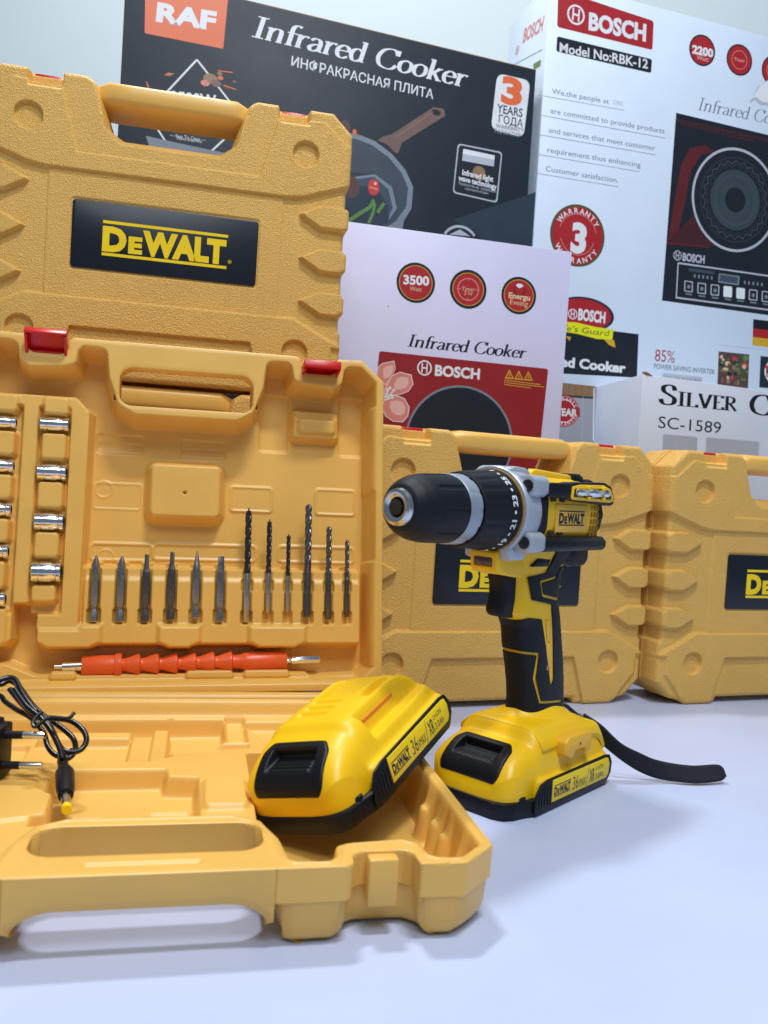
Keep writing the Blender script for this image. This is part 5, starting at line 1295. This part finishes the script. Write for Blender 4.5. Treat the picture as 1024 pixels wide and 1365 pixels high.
# gear housing
mb = MB(); mb.lathe([(-75, 28), (-74.6, 34.6), (-73.5, 35.6), (-66, 36), (-55, 35.6), (-50.5, 33.5), (-50, 30)], o=(0, 0, AX), seg=96)
mb.prism([(-73, 240), (-73, 270.5), (-66, 272.5), (-46, 271.5), (-40, 262), (-40, 240)], -17, 17, 'X', 3)
mb.prism([(-75, 198), (-52, 198), (-47, 206), (-47, 225), (-75, 225)], -22, 22, 'X', 3)
for sx in (-1, 1):
    for z in (257.5, 213.5): mb.prism([(sx*21, z-8), (sx*33, z-8.5), (sx*37.5, z-5), (sx*37.5, z+5), (sx*33, z+8.5), (sx*21, z+8)][::sx], -70, -48, 'Y', 1.6)
gh = mb.build('gear_housing', M['grey_cast'], dr)
for sx in (-1, 1):
    for z in (257.5, 213.5):
        mb = MB(); mb.lathe([(-70.6, 4.9), (-71.2, 4.9), (-71.2, 3.4), (-70.9, 3.2), (-69, 3.0), (-69, .1)], o=(sx*31.5, 0, z), seg=24); mb.build('screw', M['drill_black'], gh)
# motor body
def superloft(mb, secs, n=64):
    """secs: (y, half x, half z, zc, exponent)"""
    bm = mb.bm; rings = []; n0 = len(bm.faces)
    for y, hx, hz, zc, ex in secs:
        rg = []
        for i in range(n):
            a = 2*math.pi*i/n; c_, s_ = math.cos(a), math.sin(a)
            rg.append(bm.verts.new((hx*math.copysign(abs(c_)**(2/ex), c_), y, zc+hz*math.copysign(abs(s_)**(2/ex), s_))))
        rings.append(rg)
    for a, b in zip(rings, rings[1:]):
        for i in range(n): bm.faces.new((a[i], b[i], b[(i+1) % n], a[(i+1) % n]))
    bm.faces.new(rings[0]); bm.faces.new(rings[-1]); bm.faces.ensure_lookup_table()
    bmesh.ops.recalc_face_normals(bm, faces=bm.faces[n0:]); mb._mark(n0)
mb = MB(); superloft(mb, [(-51, 28, 30, AX, 2.6), (-49, 31, 32, AX, 2.6), (30, 31, 32, AX, 2.6), (48, 30, 30, AX, 2.5), (52, 28, 28, AX, 2.4), (54, 20, 20, AX, 2.2)])
mo = mb.build('motor_housing', M['yellow'], dr)
mb = MB(); mb.lathe([(49, 26), (50, 30.2), (57, 29.6), (60, 26), (61, 8)], o=(0, 0, AX), seg=96, mod=lambda d, a: 1+(.02 if math.cos(16*a) > 0 else 0)); mb.build('end_cap', M['rubber'], dr)
for sx in (-1, 1):
    mb = MB(); superloft(mb, [(-49.5, .1, .1, AX, 2), (-49.4, 31.6, 20, AX, 5), (-38, 31.6, 20, AX, 5), (-37.9, .1, .1, AX, 2)], 48) if sx > 0 else None
    if sx > 0: mb.build('collar', M['rubber'], dr)
    for j in range(3):
        for z in (-14.5, -8.7, -2.9, 2.9, 8.7, 14.5):
            mb = MB(); yb = 35+j*5.6
            mb.box((sx*(30.6-abs(z)*.045), yb, AX-3+z), (1.8, 2.6, 4.4), .4); mb.build('vent_slot', M['trim'], mo)
    for y in (-30, -16):
        for z in (249, 222):
            mb = MB(); mb.box((sx*30.6, y, z-1), (1.6, 8, 3.6), .6); mb.build('vent_slot', M['slot_dark'], mo)
    mb = MB(); mb.box((sx*31.2, 0, AX-3.5), (1.2, 52, 23), .5); pl = mb.build('name_plate', M['yellow_tag'], dr)
    a = Art(); a.lift = 0; a.tool_logo(-21, 21, AX-9.5, AX+3, 'black'); o = a.build('logo', pl); o.location = (sx*.03190, 0, 0); o.rotation_euler = (0, 0, sx*R(90))
    mb = MB(); mb.prism([(sx*20, 206), (sx*34, 206), (sx*37, 209), (sx*37, 214), (sx*33, 218), (sx*20, 218)][::sx], -49, 54, 'Y', 1.4); mb.build('lower_rail', M['black'], dr)
# upper rail with the bit tray (right side) and plain rail (left)
mb = MB(); mb.prism([(-50, 250), (-49, 261), (-14, 262), (-9, 263), (44, 265), (56, 262), (62, 253), (62, 246.5), (56, 245), (-6, 247.5), (-14, 249)], 24, 37.5, 'X', 1.5); tr = mb.build('bit_rail', M['black'], dr)
mb = MB(); mb.prism([(-15, 250), (-13.5, 259.4), (0, 261.5), (40, 262.5), (52, 259.5), (58, 253), (58, 249), (52, 247.8), (-12, 248.6)], 37, 38.6, 'X', .6); bt_ = mb.build('bit_tray', M['yellow'], tr)
mb = MB(); mb.prism([(-12, 251), (-11, 258), (40, 259.6), (50, 257.5), (54, 252.6), (52, 250.4)], 38.3, 38.9, 'X', .2); mb.build('tray_recess', M['plate'], bt_)
mb = MB(); mb.lathe([(-10, 2.2), (-8, 3.0), (6, 3.4), (8, 2.5), (12, 2.5), (14, 3.6), (32, 3.6), (34, 2.5), (38, 2.5), (40, 3.3), (47, 2.2), (51, .8)], o=(39.5, 0, 255), seg=8); mb.build('spare_bit', M['chrome'], bt_)
for y in (10, 36):
    mb = MB(); mb.box((39.6, y, 259.4), (4.6, 3.4, 3), .8); mb.box((39.6, y, 250.4), (4.6, 3.4, 3), .8); mb.build('bit_clip', M['yellow'], bt_)
mb = MB(); mb.prism([(-50, 250), (-49, 261), (44, 263), (56, 258), (56, 247), (-14, 249)], -37, -24, 'X', 1.5); mb.build('bit_rail', M['black'], dr)
mb = MB(); mb.prism([(-44, 258), (-42, 270), (-36, 272), (22, 269.5), (24, 258)], -17, 17, 'X', 2.5); mb.prism([(36, 258), (37, 266.5), (48, 264), (52, 256)], -15, 15, 'X', 2); mb.build('top_ridge', M['yellow'], dr)
mb = MB(); mb.prism([(20, 258), (21.5, 270.4), (38, 269.6), (40, 258)], -19, 19, 'X', 1.5)
for y in (24, 28, 32, 36): mb.box((0, y, 270.3), (34, 1.6, 1.6), .6)
mb.build('top_strap', M['black'], dr); mb = MB(); mb.prism([(34, 255), (38, 267.5), (56, 264), (58, 255)], -24, 25, 'X', 2); mb.build('rear_cover', M['black'], dr); mb = MB(); mb.prism([(-46, 262), (-45, 271.8), (-40, 272.2), (-38, 262)], -12, 12, 'X', 1.0)
mb.build('front_strap', M['black'], dr)
# rear pod under the motor
mb = MB(); mb.prism([(16, 194), (30, 190), (54, 190.5), (61, 195), (61, 207), (16, 207)], -17, 17, 'X', 2); mb.build('rear_pod', M['black'], dr)
# nose block with the lamp
mb = MB(); mb.prism([(-79, 204), (-78, 191), (-74, 187), (-50, 183.5), (-20, 182), (-12, 190), (-12, 206), (-76, 206)], -13, 13, 'X', 3.5, 3); mb.build('nose', M['yellow'], dr)
mb = MB(); mb.box((0, -77.6, 196), (18, 3.4, 8.2), 1.5, (.08, 0, 0)); mb.box((0, -79.2, 196), (11, 1.4, 4.2), .6, (.08, 0, 0)); mb.build('work_light', M['led'], dr)
# handle
HZ = [60, 66, 77, 90, 105, 125, 140, 147, 152, 165, 185, 196, 207]
HC = [14, 14, 14, 12, 8.5, 2.5, -1, -4, -9.5, -10, -9, -6, -4]; HY = [31, 31, 30.5, 30.5, 31, 31.5, 31.5, 33.5, 38, 34.5, 36, 41, 46]
HF = [c_-h_ for c_, h_ in zip(HC, HY)]; HB = [c_+h_ for c_, h_ in zip(HC, HY)]; HW = [17.5, 17, 16.6, 16.8, 17, 17.2, 17, 16.8, 16.6, 16.4, 17, 18.5, 20]
nz, nu = 190, 220
zz = np.linspace(60, 206, nz); ua = np.linspace(0, 2*np.pi, nu)
Zg, Ug = np.meshgrid(zz, ua, indexing='ij')
def sm(a): 
    v = np.interp(np.linspace(60, 207, 300), HZ, a); kk = np.hanning(13); kk /= kk.sum(); v = np.convolve(np.pad(v, 6, mode='edge'), kk, 'valid'); return np.interp(Zg, np.linspace(60, 207, 300), v)
f_, b_, w_ = sm(HF), sm(HB), sm(HW)
def handle_surf(infl):
    cy, hy = (f_+b_)/2, (b_-f_)/2+infl; hx = w_+infl; ex = 2/2.8
    c_, s_ = np.cos(Ug+np.pi/2), np.sin(Ug+np.pi/2)
    return hx*np.sign(c_)*np.abs(c_)**ex, cy+hy*np.sign(s_)*np.abs(s_)**ex, Zg+0
hx_, hy_, hz_ = handle_surf(0)
F = [[i*nu+j, i*nu+j+1, (i+1)*nu+j+1, (i+1)*nu+j] for i in range(nz-1) for j in range(nu-1)]
from_lists('handle', np.stack([hx_, hy_, hz_], -1).reshape(-1, 3), F, M['yellow'], dr)
YR = [(-60, 215), (-1.6, 204), (-12.4, 186.2), (-36, 183.5), (-29, 164.5), (3, 158.8), (12.8, 93.6), (8.7, 87.8), (-13.1, 147.5), (-30, 149.5), (-38, 147.2), (-90, 146.5), (-90, 215)]
gx, gy, gz = handle_surf(1.1)
Sg = -sd_poly(gy, gz, YR)
Sg = np.maximum(Sg, 1.15-sd_line(gy, gz, [(-70, 128), (-48, 121.3), (-14.1, 118.1), (-13.7, 97.1), (-4.1, 75.8), (32, 72)]))
Sg = np.maximum(Sg, 1.15-sd_line(gy, gz, [(40, 193), (12, 191.6), (6, 181.8), (-18.4, 179.1), (-13.4, 167.3), (13.4, 162.6), (40, 160)]))
Sg = np.where((gz > 205), 5, Sg)
rb = .5*np.maximum(0, np.cos(gz*2*np.pi/5.2))*((gy > (b_-7)) & (gz < 135) & (gz > 72))
gy2 = gy+rb
V, F, B = clip_mesh(np.stack([gx, gy2, gz], -1), Sg)
def inw(P):
    Q = P.copy(); cy = np.interp(P[:, 2], zz, ((f_+b_)/2)[:, 0]); d = np.stack([P[:, 0], P[:, 1]-cy], 1); d /= np.linalg.norm(d, axis=1)[:, None]+1e-9
    Q[:, :2] -= d*1.3; return Q
V, F = skirt(V, F, B, [inw]); from_lists('grip', V, F, M['rubber'], dr)
for sx in (-1, 1):
    mb = MB(); mb.prism([(-35, 192.2), (-27, 199), (-6, 198.5), (-10.5, 191.8)], sx*14, sx*18.8, 'X', .8); mb.build('direction_switch', M['black'], dr)
    for zz0, zz1, yo in ((128, 146, 0), (103, 126, 2.6)):
        mb = MB(); mb.prism([(-4.6+yo+2, zz0), (1.4+yo+2.6, zz0), (-1.2+yo+2, zz1), (-7.6+yo+1.5, zz1)], sx*17, sx*18.0, 'X', .4); mb.build('grip_insert', M['yellow_tag'], dr)
mb = MB(); mb.prism([(-62, 185.5), (-25, 185), (-24, 150), (-38, 149), (-48, 149.5), (-57, 151), (-60.5, 156), (-58.5, 162), (-56.5, 170), (-57.5, 178)], -8.8, 8.8, 'X', 3.2, 3); mb.build('trigger', M['rubber'], dr)
# wrist strap
def wl(p): 
    c_, s_ = math.cos(.7301), math.sin(.7301); x, y = p[0]-.13259, p[1]-.71873
    return np.array([(x*c_-y*s_)*1000, (x*s_+y*c_)*1000, p[2]*1000])
UP = [(.1935, .7600, .0545), (.2068, .7480, .048), (.2239, .7440, .034), (.2430, .7450, .0255), (.2601, .7480, .0195), (.2895, .7510, .0155), (.3150, .7570, .0160), (.3226, .7588, .0125)]
LO = [(.1975, .7590, .042), (.2100, .7516, .030), (.2290, .7500, .0165), (.2460, .7485, .0075), (.2640, .7460, .003), (.2920, .7440, .002), (.3170, .7510, .003), (.3240, .7540, .0065)]
U_ = spline([tuple(wl(p)) for p in UP], 22); L_ = spline([tuple(wl(p)) for p in LO], 22)
V = []; F = []
for ii, (a, b) in enumerate(zip(U_, L_)):
    a = np.array(a); b = np.array(b)
    if ii % 2: sh_ = np.cross(b-a, np.array(U_[min(ii+1, len(U_)-1)])-np.array(U_[ii-1])); sh_ = sh_/np.linalg.norm(sh_)*.45; a = a+sh_; b = b+sh_
    for t in np.linspace(0, 1, 7): V.append(a*(1-t)+b*t)
n = len(U_)
F = [[i*7+j, i*7+j+1, (i+1)*7+j+1, (i+1)*7+j] for i in range(n-1) for j in range(6)]
o = from_lists('wrist_strap', V, F, M['strap'], dr)
so = o.modifiers.new('thick', 'SOLIDIFY'); so.thickness = .0022; so.offset = 0
mb = MB(); mb.tube(spline([tuple(wl(p)) for p in [(.168, .752, .060), (.176, .762, .0605), (.184, .762, .055), (.1915, .7610, .050)]], 6), 1.8, 10); mb.build('strap_cord', M['strap'], dr)
mb = MB(); mb.tube([tuple(wl(p)) for p in [(.1885, .7615, .0520), (.1965, .7595, .0465)]], 3.0, 12); mb.build('strap_crimp', M['steel'], dr)
